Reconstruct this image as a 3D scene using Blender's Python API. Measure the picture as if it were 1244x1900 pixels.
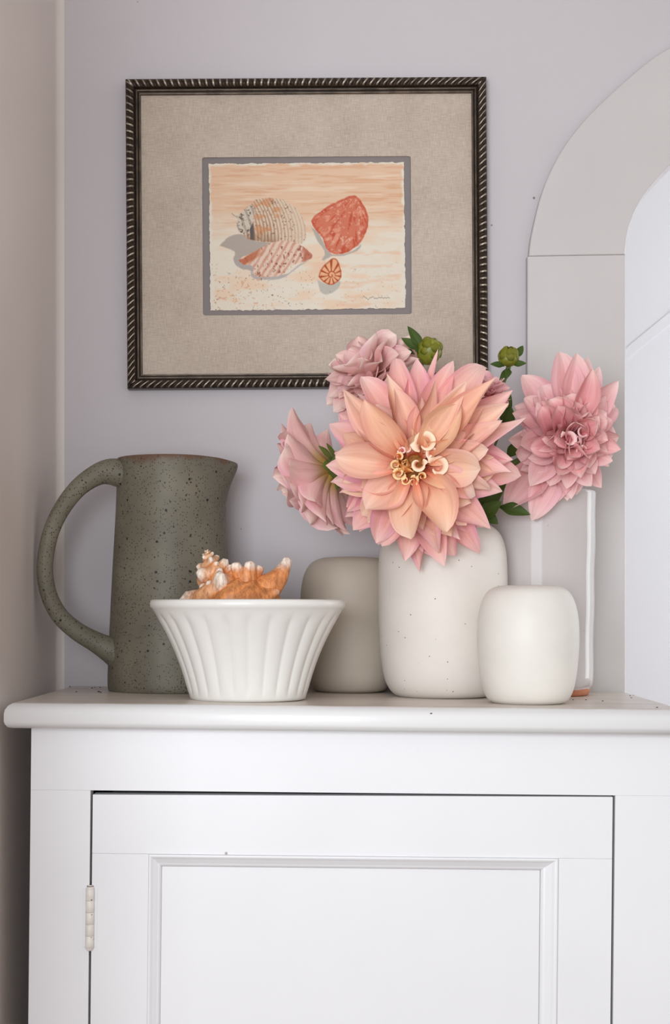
import bpy, bmesh, math, random
import numpy as np
from mathutils import Vector, Matrix, Euler

# ------------------------------------------------------------------ clear
for o in list(bpy.data.objects):
    bpy.data.objects.remove(o, do_unlink=True)
scene = bpy.context.scene
COL = scene.collection
PI = math.pi
rng = random.Random(11)
nrng = np.random.default_rng(5)

# ------------------------------------------------------------------ camera
F = 2880.0            # focal length in pixels of the 1244x1900 frame
VX, VY = 640.0, 1132.0  # vanishing point of the depth direction
CZ = 0.949
cam_d = bpy.data.cameras.new('camera')
cam_d.sensor_fit = 'HORIZONTAL'
cam_d.sensor_width = 36.0
cam_d.lens = 36.0 * F / 1244.0
cam_d.shift_x = -(VX - 622.0) / 1244.0
cam_d.shift_y = (VY - 950.0) / 1244.0
cam_d.clip_start = 0.05
cam = bpy.data.objects.new('camera', cam_d)
COL.objects.link(cam)
cam.location = (0, 0, CZ)
cam.rotation_euler = (PI / 2, 0, 0)
scene.camera = cam

# ------------------------------------------------------------------ world, lights, exposure
world = bpy.data.worlds.new('world')
scene.world = world
world.use_nodes = True
bg = world.node_tree.nodes['Background']
bg.inputs[0].default_value = (1.0, 0.98, 0.965, 1)
bg.inputs[1].default_value = 0.70


def area(name, loc, target, sx, sy, power, color):
    d = bpy.data.lights.new(name, 'AREA')
    d.shape = 'RECTANGLE'
    d.size, d.size_y = sx, sy
    d.energy = power
    d.color = color
    o = bpy.data.objects.new(name, d)
    COL.objects.link(o)
    o.location = loc
    o.rotation_euler = (Vector(target) - Vector(loc)).to_track_quat('-Z', 'Y').to_euler()
    return o


area('window_daylight', (-0.55, -1.0, 1.12), (0.05, 1.8, 0.88), 1.2, 1.0, 40, (0.885, 0.94, 1.0))
area('far_room_added_light', (2.55, 2.75, 1.3), (0.2, 3.1, 1.2), 1.3, 1.5, 36, (0.90, 0.96, 1.0))  # unseen lamp added to brighten the room beyond the arch

scene.view_settings.view_transform = 'Standard'
scene.view_settings.look = 'None'
scene.view_settings.gamma = 1
scene.view_settings.use_curve_mapping = False
scene.view_settings.exposure = 0.13

# ------------------------------------------------------------------ helpers


def lin(c):
    out = []
    for v in c[:3]:
        v = v / 255.0
        out.append(v / 12.92 if v <= 0.04045 else ((v + 0.055) / 1.055) ** 2.4)
    return tuple(out)


def W(px, py, Y):
    return Vector(((px - VX) * Y / F, Y, CZ - (py - VY) * Y / F))


def new_obj(name, verts, faces, mat=None, parent=None, smooth=True, auto=None):
    me = bpy.data.meshes.new(name)
    me.from_pydata([tuple(v) for v in verts], [], [tuple(f) for f in faces])
    me.update()
    if smooth:
        me.polygons.foreach_set('use_smooth', [True] * len(me.polygons))
    if mat:
        me.materials.append(mat)
    if auto is not None:
        try:
            me.set_sharp_from_angle(angle=auto)
        except Exception:
            pass
    o = bpy.data.objects.new(name, me)
    COL.objects.link(o)
    if parent:
        o.parent = parent
    return o


def weighted(o):
    w = o.modifiers.new('weighted_normal', 'WEIGHTED_NORMAL')
    w.keep_sharp = False
    w.weight = 100
    return o


def bm_obj(name, bm, mat, parent=None, smooth=True, auto=None):
    bmesh.ops.recalc_face_normals(bm, faces=bm.faces)
    me = bpy.data.meshes.new(name)
    bm.to_mesh(me)
    bm.free()
    if smooth:
        me.polygons.foreach_set('use_smooth', [True] * len(me.polygons))
        if auto is not None:
            try:
                me.set_sharp_from_angle(angle=auto)
            except Exception:
                pass
    if mat:
        me.materials.append(mat)
    o = bpy.data.objects.new(name, me)
    COL.objects.link(o)
    if parent:
        o.parent = parent
    return weighted(o)


def empty(name, loc, label=None, cat=None, group=None, kind=None):
    o = bpy.data.objects.new(name, None)
    COL.objects.link(o)
    o.empty_display_size = 0.02
    o.location = loc
    return tag(o, label, cat, group, kind)


def tag(o, label=None, cat=None, group=None, kind=None):
    if label:
        o['label'] = label
    if cat:
        o['category'] = cat
    if group:
        o['group'] = group
    if kind:
        o['kind'] = kind
    return o


def col_attr(o, cols):
    me = o.data
    a = me.color_attributes.new('Col', 'FLOAT_COLOR', 'POINT')
    c = np.ones((len(me.vertices), 4), dtype=np.float32)
    c[:, :3] = cols
    a.data.foreach_set('color', c.ravel())


def vnoise(x, y, seed=0):
    xi, yi = np.floor(x).astype(int), np.floor(y).astype(int)
    xf, yf = x - xi, y - yi
    u, w = xf * xf * (3 - 2 * xf), yf * yf * (3 - 2 * yf)

    def h(a, b):
        n = (a * 374761393 + b * 668265263 + seed * 69069) & 0x7fffffff
        n = ((n ^ (n >> 13)) * 1274126177) & 0x7fffffff
        return ((n ^ (n >> 16)) & 0xffff) / 65535.0
    return (h(xi, yi) * (1 - u) + h(xi + 1, yi) * u) * (1 - w) + (h(xi, yi + 1) * (1 - u) + h(xi + 1, yi + 1) * u) * w


def fbm(x, y, seed=0, o=4):
    s, a, t = 0, 0.5, 0
    for k in range(o):
        s = s + a * vnoise(x * 2 ** k, y * 2 ** k, seed + k)
        t += a
        a *= 0.5
    return s / t


def sst(a, b, x):
    t = np.clip((x - a) / (b - a), 0, 1)
    return t * t * (3 - 2 * t)


# ---- materials
def mat_new(name):
    m = bpy.data.materials.new(name)
    m.use_nodes = True
    nt = m.node_tree
    return m, nt, nt.nodes['Principled BSDF']


def node(nt, t, **kw):
    n = nt.nodes.new(t)
    for k, v in kw.items():
        if k in n.inputs:
            n.inputs[k].default_value = v
        else:
            setattr(n, k, v)
    return n


def ramp(nt, fac, stops):
    r = nt.nodes.new('ShaderNodeValToRGB')
    cr = r.color_ramp
    while len(cr.elements) < len(stops):
        cr.elements.new(0.5)
    for e, (p, c) in zip(cr.elements, stops):
        e.position = p
        e.color = (*c, 1) if len(c) == 3 else c
    nt.links.new(fac, r.inputs[0])
    return r


def mixc(nt, fac, a, b, mode='MIX'):
    m = nt.nodes.new('ShaderNodeMix')
    m.data_type = 'RGBA'
    m.blend_type = mode
    for sock, v in ((m.inputs[0], fac), (m.inputs[6], a), (m.inputs[7], b)):
        if hasattr(v, 'is_linked'):
            nt.links.new(v, sock)
        elif isinstance(v, (int, float)):
            sock.default_value = v
        else:
            sock.default_value = (*v, 1)
    return m.outputs[2]


def coords(nt, scale=(1, 1, 1), kind='Object'):
    tc = nt.nodes.new('ShaderNodeTexCoord')
    mp = nt.nodes.new('ShaderNodeMapping')
    mp.inputs['Scale'].default_value = scale
    nt.links.new(tc.outputs[kind], mp.inputs[0])
    return mp.outputs[0]


def noise(nt, vec, scale, detail=4, rough=0.5):
    n = node(nt, 'ShaderNodeTexNoise', Scale=scale, Detail=detail, Roughness=rough)
    nt.links.new(vec, n.inputs['Vector'])
    return n.outputs[0]


def bump(nt, bsdf, height, strength=0.2, dist=0.001):
    b = node(nt, 'ShaderNodeBump', Strength=strength, Distance=dist)
    nt.links.new(height, b.inputs['Height'])
    nt.links.new(b.outputs[0], bsdf.inputs['Normal'])
    return b


def paint_mat(name, c, rough=0.45, var=0.05, nscale=6, bscale=120, bstr=0.15, stretch=(1, 1, 1), specks=None, spec=0.5):
    m, nt, b = mat_new(name)
    v = coords(nt)
    n = noise(nt, v, nscale, 5)
    c2 = tuple(x * (1 - var * 2) for x in c)
    r = ramp(nt, n, [(0.3, c2), (0.65, c)])
    out = r.outputs[0]
    if specks:
        vo = node(nt, 'ShaderNodeTexVoronoi', Scale=specks[0])
        nt.links.new(v, vo.inputs['Vector'])
        rr = ramp(nt, vo.outputs['Distance'], [(specks[1], (1, 1, 1)), (specks[1] + 0.02, (0, 0, 0))])
        # only some cells carry a speck
        sep = node(nt, 'ShaderNodeSeparateColor')
        nt.links.new(vo.outputs['Color'], sep.inputs[0])
        lt = node(nt, 'ShaderNodeMath', operation='LESS_THAN')
        lt.inputs[1].default_value = specks[2]
        nt.links.new(sep.outputs[0], lt.inputs[0])
        mu = node(nt, 'ShaderNodeMath', operation='MULTIPLY')
        nt.links.new(rr.outputs[0], mu.inputs[0])
        nt.links.new(lt.outputs[0], mu.inputs[1])
        out = mixc(nt, mu.outputs[0], out, specks[3])
    nt.links.new(out, b.inputs['Base Color'])
    b.inputs['Roughness'].default_value = rough
    b.inputs['Specular IOR Level'].default_value = spec
    vs = coords(nt, stretch)
    bump(nt, b, noise(nt, vs, bscale, 3), bstr, 0.0006)
    return m


M_WALL = paint_mat('lavender_grey_wall_paint', lin((206, 200, 203)), 0.6, 0.02, 5, 90, 0.35,
                   specks=(38, 0.06, 0.1, lin((130, 118, 118))))
M_WALL_L = paint_mat('warm_grey_wall_paint', lin((228, 218, 212)), 0.45, 0.03, 4, 70, 0.3,
                     specks=(32, 0.05, 0.1, lin((130, 118, 118))))
M_TRIM = paint_mat('warm_white_casing_paint', lin((208, 204, 202)), 0.4, 0.02, 9, 110, 0.25,
                   specks=(26, 0.05, 0.12, lin((170, 160, 155))))
M_FAR = paint_mat('far_room_white_paint', lin((236, 237, 240)), 0.6, 0.01, 3, 60, 0.1)
M_CEIL = paint_mat('ceiling_paint', lin((225, 222, 220)), 0.8, 0.01, 3, 60, 0.1)
M_FLOOR = paint_mat('floor_wood', lin((122, 84, 54)), 0.5, 0.15, 14, 60, 0.2, (1, 8, 1))
M_CAB = paint_mat('white_gloss_paint', lin((239, 239, 241)), 0.35, 0.015, 7, 90, 0.22, (1, 1, 0.12),
                  specks=(16, 0.014, 0.2, lin((170, 158, 150))))
M_GAP = paint_mat('shade_dark_wood', lin((26, 18, 13)), 0.8, 0.2, 30, 80, 0.3)  # wood colour darkened to put black shade into the door gaps
M_LINEN = None


ZTOP_MAT = 0.85


def top_mat():
    m, nt, b = mat_new('worn_white_worktop_paint')
    v = coords(nt)
    vs = coords(nt, (0.5, 3, 1))
    n = noise(nt, vs, 9, 6, 0.6)
    r = ramp(nt, n, [(0.25, lin((196, 182, 168))), (0.65, lin((226, 217, 208)))])
    sx = node(nt, 'ShaderNodeSeparateXYZ')
    nt.links.new(v, sx.inputs[0])
    n3 = node(nt, 'ShaderNodeMath', operation='MULTIPLY_ADD')
    n3.inputs[1].default_value = 0.0016
    nt.links.new(noise(nt, v, 25, 4), n3.inputs[0])
    nt.links.new(sx.outputs[2], n3.inputs[2])
    mrz = node(nt, 'ShaderNodeMapRange')
    mrz.inputs['From Min'].default_value = ZTOP_MAT - 0.0006
    mrz.inputs['From Max'].default_value = ZTOP_MAT + 0.0007
    nt.links.new(n3.outputs[0], mrz.inputs['Value'])
    worn = mixc(nt, mrz.outputs[0], lin((238, 238, 238)), r.outputs[0])
    vo = node(nt, 'ShaderNodeTexVoronoi', Scale=46)
    nt.links.new(coords(nt, (1, 2.2, 1)), vo.inputs['Vector'])
    n2 = noise(nt, v, 180, 3)
    ad = node(nt, 'ShaderNodeMath', operation='MULTIPLY_ADD')
    ad.inputs[1].default_value = 0.25
    nt.links.new(n2, ad.inputs[0])
    nt.links.new(vo.outputs['Distance'], ad.inputs[2])
    rr = ramp(nt, ad.outputs[0], [(0.16, (1, 1, 1)), (0.18, (0, 0, 0))])
    sep = node(nt, 'ShaderNodeSeparateColor')
    nt.links.new(vo.outputs['Color'], sep.inputs[0])
    lt = node(nt, 'ShaderNodeMath', operation='LESS_THAN')
    lt.inputs[1].default_value = 0.16
    nt.links.new(sep.outputs[0], lt.inputs[0])
    mu = node(nt, 'ShaderNodeMath', operation='MULTIPLY')
    nt.links.new(rr.outputs[0], mu.inputs[0])
    nt.links.new(lt.outputs[0], mu.inputs[1])
    nt.links.new(mixc(nt, mu.outputs[0], worn, lin((110, 88, 74))), b.inputs['Base Color'])
    b.inputs['Roughness'].default_value = 0.3
    bump(nt, b, noise(nt, coords(nt, (0.15, 1, 1)), 80, 3), 0.25, 0.0006)
    return m


M_TOP = top_mat()

# ------------------------------------------------------------------ room shell
YB = 1.952            # back wall plane
YF = 1.600            # front edge of the cupboard top
ZT = 0.85             # height of the cupboard top
XL = (105 - VX) * YB / F   # left wall plane
FLOOR_Z = -0.004
CEIL_Z = 2.35


def catmull(pts, n=8):
    out = []
    P = [pts[0]] + list(pts) + [pts[-1]]
    for i in range(1, len(P) - 2):
        p0, p1, p2, p3 = [np.array(q, float) for q in P[i - 1:i + 3]]
        for k in range(n):
            t = k / n
            out.append(0.5 * ((2 * p1) + (-p0 + p2) * t + (2 * p0 - 5 * p1 + 4 * p2 - p3) * t * t + (-p0 + 3 * p1 - 3 * p2 + p3) * t ** 3))
    out.append(np.array(P[-2], float))
    return np.array(out)


AX = 1540
outer_px = [(979, 481), (984, 441), (1002, 367), (1026, 310), (1056, 261), (1102, 208), (1186, 132), (1244, 93), (1330, 52), (1430, 26), (AX, 17)]
inner_px = [(1157, 478), (1161, 441), (1171, 408), (1188, 374), (1210, 345), (1244, 309), (1300, 262), (1370, 225), (1450, 203), (1500, 197), (AX, 195)]


def arch_world(pts, Y):
    c = catmull(pts, 6)
    c = np.vstack([c, [[2 * AX - x, y] for x, y in c[::-1][1:]]])
    return [((x - VX) * Y / F, CZ - (y - VY) * Y / F) for x, y in c]


inner = arch_world(inner_px, YB)
outer = arch_world(outer_px, YB)
WT = 0.055            # wall thickness at the arch
xi0, zi0 = inner[0]
xi1 = inner[-1][0]
XR = 2.9
verts, faces = [], []


def quadface(p):
    b = len(verts)
    verts.extend(p)
    faces.append((b, b + 1, b + 2, b + 3))


for (Y, flip) in ((YB, 1), (YB + WT, -1)):
    for (xa, xb) in ((XL - 0.06, xi0), (xi1, XR)):
        p = [(xa, Y, FLOOR_Z), (xb, Y, FLOOR_Z), (xb, Y, CEIL_Z), (xa, Y, CEIL_Z)]
        quadface(p[::flip])
    for (x0, z0), (x1, z1) in zip(inner[:-1], inner[1:]):
        p = [(x0, Y, z0), (x1, Y, z1), (x1, Y, CEIL_Z), (x0, Y, CEIL_Z)]
        quadface(p[::flip])
path = [(xi0, FLOOR_Z)] + inner + [(xi1, FLOOR_Z)]
for (x0, z0), (x1, z1) in zip(path[:-1], path[1:]):
    quadface([(x0, YB, z0), (x0, YB + WT, z0), (x1, YB + WT, z1), (x1, YB, z1)])
wb = new_obj('wall_back', verts, faces, M_WALL, smooth=False)
tag(wb, 'lavender grey painted back wall with an arched opening', kind='structure')

# left wall: softly rounded inner corner
verts, faces = [], []
prof = [(XL - 0.06, 1.1), (XL - 0.004, 1.1), (XL, 1.104)] + [(XL, YB - 0.012 - 0.2 * k) for k in range(4, -1, -1)]
for k in range(1, 7):
    a = k / 6 * PI / 2
    prof.append((XL + 0.010 * (1 - math.cos(a)), YB - 0.010 + 0.0095 * math.sin(a)))
for x, y in prof:
    verts += [(x, y, FLOOR_Z), (x, y, CEIL_Z)]
for k in range(len(prof) - 1):
    faces.append((2 * k, 2 * k + 1, 2 * k + 3, 2 * k + 2))
wl = new_obj('wall_left', verts, faces, M_WALL_L, smooth=True, auto=math.radians(40))
tag(wl, 'warm grey painted side wall beside the cupboard', kind='structure')


def box_obj(name, lo, hi, mat, parent=None, bevel=0.0, seg=2):
    bm = bmesh.new()
    bmesh.ops.create_cube(bm, size=1)
    for v in bm.verts:
        v.co = Vector([lo[i] + (v.co[i] + 0.5) * (hi[i] - lo[i]) for i in range(3)])
    if bevel:
        bmesh.ops.bevel(bm, geom=bm.edges[:], offset=bevel, segments=seg, profile=0.5, affect='EDGES')
    return bm_obj(name, bm, mat, parent)


tag(box_obj('floor', (XL - 0.06, -1.2, FLOOR_Z - 0.05), (XR, 3.5, FLOOR_Z), M_FLOOR), 'brown wooden floor', kind='structure')
tag(box_obj('ceiling', (XL - 0.06, -1.2, CEIL_Z), (XR, 3.5, CEIL_Z + 0.05), M_CEIL), 'pale ceiling', kind='structure')
tag(box_obj('wall_far', (XL - 0.06, 3.3, FLOOR_Z), (XR, 3.4, CEIL_Z), M_FAR), 'bright white wall of the room beyond the arch', kind='structure')
# sloping stair trim on the far wall
a = W(1120, 692, 3.29)
b = W(1420, 445, 3.29)
d = (b - a).normalized()
nrm = Vector((-d.z, 0, d.x))
v = []
for p in (a, b):
    for s in (-0.010, 0.010):
        for y in (3.2982, 3.305):
            q = p + nrm * s
            v.append((q.x, y, q.z))
f = [(0, 1, 3, 2), (4, 6, 7, 5), (0, 4, 5, 1), (2, 3, 7, 6), (0, 2, 6, 4), (1, 5, 7, 3)]
tag(new_obj('trim_2', v, f, M_FAR, smooth=False), 'white sloping trim on the wall beyond the arch', kind='structure')

# arch casing: two jamb boards and an arched head
trim = empty('trim_1', ((979 - VX) * YB / F, YB, FLOOR_Z), 'flat white painted casing around the arched opening', kind='structure')
tl = Vector(trim.location)
CT = 0.014


def strip_prism(name, A, B, mat, parent, y0, y1, bev=0.002):
    """solid board between two outlines A (outer) and B (inner) in the xz plane"""
    n = len(A)
    bm = bmesh.new()
    rows = []
    for (p, q) in zip(A, B):
        dx, dz = q[0] - p[0], q[1] - p[1]
        L = math.hypot(dx, dz)
        ux, uz = dx / L * bev, dz / L * bev
        r = [(p[0], y1, p[1]), (p[0], y0 + bev, p[1]), (p[0] + ux * .35, y0 + bev * .35, p[1] + uz * .35), (p[0] + ux, y0, p[1] + uz),
             (q[0] - ux, y0, q[1] - uz), (q[0] - ux * .35, y0 + bev * .35, q[1] - uz * .35), (q[0], y0 + bev, q[1]), (q[0], y1, q[1])]
        rows.append([bm.verts.new(Vector(c) - tl) for c in r])
    for r0, r1 in zip(rows[:-1], rows[1:]):
        for k in range(8):
            bm.faces.new((r0[k], r0[(k + 1) % 8], r1[(k + 1) % 8], r1[k]))
    bm.faces.new(rows[0])
    bm.faces.new(rows[-1][::-1])
    return bm_obj(name, bm, mat, parent)


N = min(len(inner), len(outer))
strip_prism('arch_board', outer[:N], inner[:N], M_TRIM, trim, YB - CT, YB + 0.001)
g = 0.00005
xo = outer[0][0] - 0.0018
zo = outer[0][1]
strip_prism('jamb_board', [(xo - 0.001, FLOOR_Z), (xo, zo - g)], [(xi0 + 0.0012, FLOOR_Z), (xi0 + 0.0002, inner[0][1] - g)], M_TRIM, trim, YB - CT - 0.0003, YB + 0.001)
xr = outer[-1][0]
strip_prism('jamb_board', [(xr, FLOOR_Z), (xr, zo - g)], [(xi1, FLOOR_Z), (xi1, inner[-1][1] - g)], M_TRIM, trim, YB - CT - 0.0003, YB + 0.001)

# ------------------------------------------------------------------ cupboard
TILT = 0.0105
pivot = Vector((0, 1.78, ZT))
Rt = Matrix.Rotation(TILT, 3, 'Y')
cup = empty('cupboard', pivot + Rt @ Vector((0, 0, -ZT)), 'white painted wooden cupboard with one panelled door and overhanging top', 'cupboard')
cup.rotation_euler = (0, TILT, 0)


def CL(px, py, Y):
    """photo pixel at depth Y -> cupboard local coordinates"""
    return Rt.inverted() @ (W(px, py, Y) - pivot) + Vector((0, 0, ZT))


def ztop(x):
    return ZT - TILT * x


# top board
tx0, tx1 = -0.3515, 0.3600
bm = bmesh.new()
TP = [(-0.0115, 0), (-0.0075, -0.001), (-0.0035, -0.0034), (-0.001, -0.0072), (0, -0.0112), (0, -0.0195), (-0.001, -0.0228), (-0.0035, -0.0257), (-0.0075, -0.0268)]
yl = YB - 0.0005 - pivot.y
yf = YF - pivot.y
loops = []
for o_, z in TP:
    loops.append([bm.verts.new((tx0 - o_, yf - o_, ZT + z)), bm.verts.new((tx1 + o_, yf - o_, ZT + z)),
                  bm.verts.new((tx1 + o_, yl, ZT + z)), bm.verts.new((tx0 - o_, yl, ZT + z))])
for l0, l1 in zip(loops[:-1], loops[1:]):
    for k in range(4):
        bm.faces.new((l0[k], l0[(k + 1) % 4], l1[(k + 1) % 4], l1[k]))
bm.faces.new(loops[0])
bm.faces.new(loops[-1][::-1])
bm_obj('top_board', bm, M_TOP, cup, auto=math.radians(40))

FY = 1.625            # front face plane of the face frame


def slab(name, c, Y, thick, mat, parent, bev=0.0012, seg=2, wob=0.0):
    """c: four photo corners tl, tr, br, bl (or local xz pairs)"""
    bm = bmesh.new()
    fr, bk = [], []
    for p in c:
        q = p if isinstance(p, Vector) else CL(p[0], p[1], Y)
        fr.append(bm.verts.new((q.x, Y - pivot.y, q.z)))
        bk.append(bm.verts.new((q.x, Y - pivot.y + thick, q.z)))
    bm.faces.new(fr)
    bm.faces.new(bk[::-1])
    for k in range(4):
        bm.faces.new((fr[k], bk[k], bk[(k + 1) % 4], fr[(k + 1) % 4]))
    if bev:
        bmesh.ops.bevel(bm, geom=bm.edges[:], offset=bev, segments=seg, profile=0.5, affect='EDGES')
    return bm_obj(name, bm, mat, parent)


def LV(x, z):
    return Vector((x, 0, z))


bl = CL(58, 1360, FY).x
br = 0.3535
# openings / door lines in local coords
zr_l = CL(168, 1466.5, FY).z
zr_r = CL(1143, 1476, FY).z
sl = (zr_r - zr_l) / (CL(1143, 1476, FY).x - CL(168, 1466.5, FY).x)
ox0 = CL(168.0, 1470, FY).x
ox1 = CL(1142.5, 1480, FY).x


def zr(x):
    return zr_l + sl * (x - ox0)


zu = ZT - 0.0255
g = 0.00003
slab('face_rail', [LV(bl, zu), LV(br, zu), LV(br, zr(br)), LV(bl, zr(bl))], FY, 0.02, M_CAB, cup, 0.00025)
slab('face_stile', [LV(bl, zr(bl) - g), LV(ox0, zr(ox0) - g), LV(ox0, 0.09), LV(bl, 0.09)], FY, 0.02, M_CAB, cup, 0.0003)
slab('face_stile', [LV(ox1, zr(ox1) - g), LV(br, zr(br) - g), LV(br, 0.09), LV(ox1, 0.09)], FY, 0.02, M_CAB, cup, 0.0003)
slab('face_rail', [LV(bl, 0.09 - g), LV(br, 0.09 - g), LV(br, 0.0), LV(bl, 0.0)], FY, 0.02, M_CAB, cup, 0.00025)
yb_ = YB - 0.002 - pivot.y
y0_ = FY + 0.019 - pivot.y
box_obj('side_panel', (bl, y0_, 0.0), (bl + 0.018, yb_, zu), M_CAB, cup, 0.0006)
box_obj('side_panel', (br - 0.018, y0_, 0.0), (br, yb_, zu), M_CAB, cup, 0.0006)
box_obj('back_panel', (bl + 0.018, yb_ - 0.008, 0.0), (br - 0.018, yb_, zu), M_GAP, cup)
# near-black strips added behind the door gaps, standing in for their shade
for lo, hi in (((ox0 - 0.012, 0, 0.09), (ox0 + 0.02, 0, zr(ox0))), ((ox1 - 0.02, 0, 0.09), (ox1 + 0.012, 0, zr(ox1))), ((ox0 - 0.01, 0, zr(ox0) - 0.02), (ox1 + 0.01, 0, zr(ox0) + 0.012))):
    box_obj('gap_shade_strip', (lo[0], FY + 0.0232 - pivot.y, lo[2]), (hi[0], FY + 0.035 - pivot.y, hi[2]), M_GAP, cup)

# door: recessed panel carries the stiles, rails, mouldings
DY = FY - 0.0002
dx0 = CL(172.0, 1480, DY).x
dx1 = CL(1138.0, 1480, DY).x
zt_l = CL(171.3, 1474.2, DY).z
zt_r = CL(1138.3, 1478.6, DY).z
zbot = 0.093
mo_l, mo_r = CL(276, 1600, DY).x, CL(1037, 1600, DY).x
mi_l, mi_r = CL(300, 1620, DY).x, CL(1003, 1620, DY).x
mo_t = CL(640, 1588.5, DY).z
mi_t = CL(640, 1613.5, DY).z
mo_b, mi_b = 0.20, 0.215
PD = 0.0065           # panel recess
door = slab('door', [LV(mo_l - 0.01, mo_t + 0.01), LV(mo_r + 0.01, mo_t + 0.01), LV(mo_r + 0.01, mo_b - 0.01), LV(mo_l - 0.01, mo_b - 0.01)], DY + PD, 0.010, M_CAB, cup, 0)
door['label'] = 'white panelled cupboard door'
jz = mo_t
slab('door_rail', [LV(dx0, zt_l), LV(dx1, zt_r), LV(dx1, jz), LV(dx0, jz)], DY, 0.021, M_CAB, door, 0.0005)
slab('door_stile', [LV(dx0, jz - g), LV(mo_l, jz - g), LV(mo_l, zbot), LV(dx0, zbot)], DY, 0.021, M_CAB, door, 0.0005)
slab('door_stile', [LV(mo_r, jz - g), LV(dx1, jz - g), LV(dx1, zbot), LV(mo_r, zbot)], DY, 0.021, M_CAB, door, 0.0005)
slab('door_rail', [LV(mo_l, mo_b), LV(mo_r, mo_b), LV(mo_r, zbot), LV(mo_l, zbot)], DY, 0.021, M_CAB, door, 0.0005)
# mitred mouldings (fraction across, depth from the frame face)
MP = [(0.0, 0.006), (0.0, -0.0012), (0.06, -0.0022), (0.2, -0.0024), (0.3, -0.0006), (0.36, 0.0004), (0.5, 0.0012), (0.66, 0.0030), (0.74, 0.0034), (0.9, 0.0038), (1.0, PD + 0.0008)]
oc = [LV(mo_l, mo_t), LV(mo_r, mo_t), LV(mo_r, mo_b), LV(mo_l, mo_b)]
ic = [LV(mi_l, mi_t), LV(mi_r, mi_t), LV(mi_r, mi_b), LV(mi_l, mi_b)]
for k in range(4):
    k2 = (k + 1) % 4
    bm = bmesh.new()
    r0, r1 = [], []
    for fr_, dp in MP:
        for (rr, c0, c1) in ((r0, oc[k], ic[k]), (r1, oc[k2], ic[k2])):
            p = c0.lerp(c1, fr_)
            rr.append(bm.verts.new((p.x, DY + dp - pivot.y, p.z)))
    for j in range(len(MP) - 1):
        bm.faces.new((r0[j], r1[j], r1[j + 1], r0[j + 1]))
    bm.faces.new((r0[-1], r1[-1], r1[0], r0[0]))
    bm.faces.new(r0)
    bm.faces.new(r1[::-1])
    bm_obj('moulding', bm, M_CAB, door, auto=math.radians(30))


# ------------------------------------------------------------------ lathe helper
def lathe_data(prof, seg=96, rmod=None):
    """prof list of (r, z); returns verts, faces"""
    v, f = [], []
    n = len(prof)
    for i, (r, z) in enumerate(prof):
        for k in range(seg):
            a = 2 * PI * k / seg
            rr = r * (rmod(i, a) if rmod else 1)
            v.append((rr * math.cos(a), rr * math.sin(a), z))
    for i in range(n - 1):
        for k in range(seg):
            k2 = (k + 1) % seg
            f.append((i * seg + k, i * seg + k2, (i + 1) * seg + k2, (i + 1) * seg + k))
    return v, f


def cap(v, f, ring, seg, flip=False):
    c = len(v)
    zs = v[ring * seg][2]
    v.append((0, 0, zs))
    for k in range(seg):
        k2 = (k + 1) % seg
        t = (ring * seg + k, ring * seg + k2, c)
        f.append(t[::-1] if flip else t)


def smooth_prof(pts, n=6):
    return [tuple(p) for p in catmull(pts, n)]


# hinge: painted knuckles on a pin
M_HINGE = paint_mat('chipped_white_hinge_paint', lin((238, 232, 224)), 0.4, 0.06, 120, 300, 0.3,
                    specks=(420, 0.3, 0.06, lin((110, 80, 55))))
M_RUST = paint_mat('rusty_iron', lin((120, 70, 52)), 0.6, 0.2, 200, 300, 0.3)
hz0, hz1 = CL(167, 1648, FY).z, CL(167, 1757, FY).z
hx = CL(167.5, 1700, FY).x
hy = FY - 0.0026 - pivot.y
r_ = 0.0046
sg = 20
v, f = lathe_data([(0.0034, hz1 - 0.001), (0.0034, hz0 + 0.003)], sg)
hinge = new_obj('hinge', [(x + hx, y + hy, z) for x, y, z in v], f, M_RUST, cup)
hinge['label'] = 'white painted butt hinge with rusty joints'
kn = 5
for k in range(kn):
    za = hz0 + (hz1 - hz0) * k / kn
    zb = hz0 + (hz1 - hz0) * (k + 1) / kn
    pr = [(0.001, za - 0.0002), (r_ - 0.0003, za - 0.0001), (r_, za - 0.0004), (r_, zb + 0.0004), (r_ - 0.0003, zb + 0.0001), (0.001, zb + 0.0002)]
    v, f = lathe_data(pr, sg)
    new_obj('hinge_knuckle', [(x + hx, y + hy, z) for x, y, z in v], [q[::-1] for q in f], M_HINGE, hinge)
for zc, s in ((hz0, 1), (hz1, -1)):
    pr = [(r_ * 0.92 * math.cos(a), zc + s * (0.0038 * math.sin(a))) for a in np.linspace(0, PI / 2 - 0.02, 6)]
    v, f = lathe_data(pr, sg)
    new_obj('hinge_finial', [(x + hx, y + hy, z) for x, y, z in v], f, M_HINGE, hinge)
for s in (-1, 1):
    box_obj('hinge_leaf', (hx + (-0.0075 if s < 0 else 0.0005), FY - 0.0009 - pivot.y, hz1), (hx + (-0.0005 if s < 0 else 0.0075), FY + 0.0002 - pivot.y, hz0), M_CAB, hinge, 0.0003)

# ------------------------------------------------------------------ picture frame
FRY = YB - 0.001
pic_c = W(571.5, 431, 1.935)
pic = empty('picture_frame', (pic_c.x, YB, pic_c.z - 0.194), 'dark bronze rope-edged picture frame with linen mat and seashell watercolour', 'picture')
pic.rotation_euler = (0, -0.0065, 0)
S = 1.933 / F
HW, HH = 336 * S, 288 * S
ZC = 0.194


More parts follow.
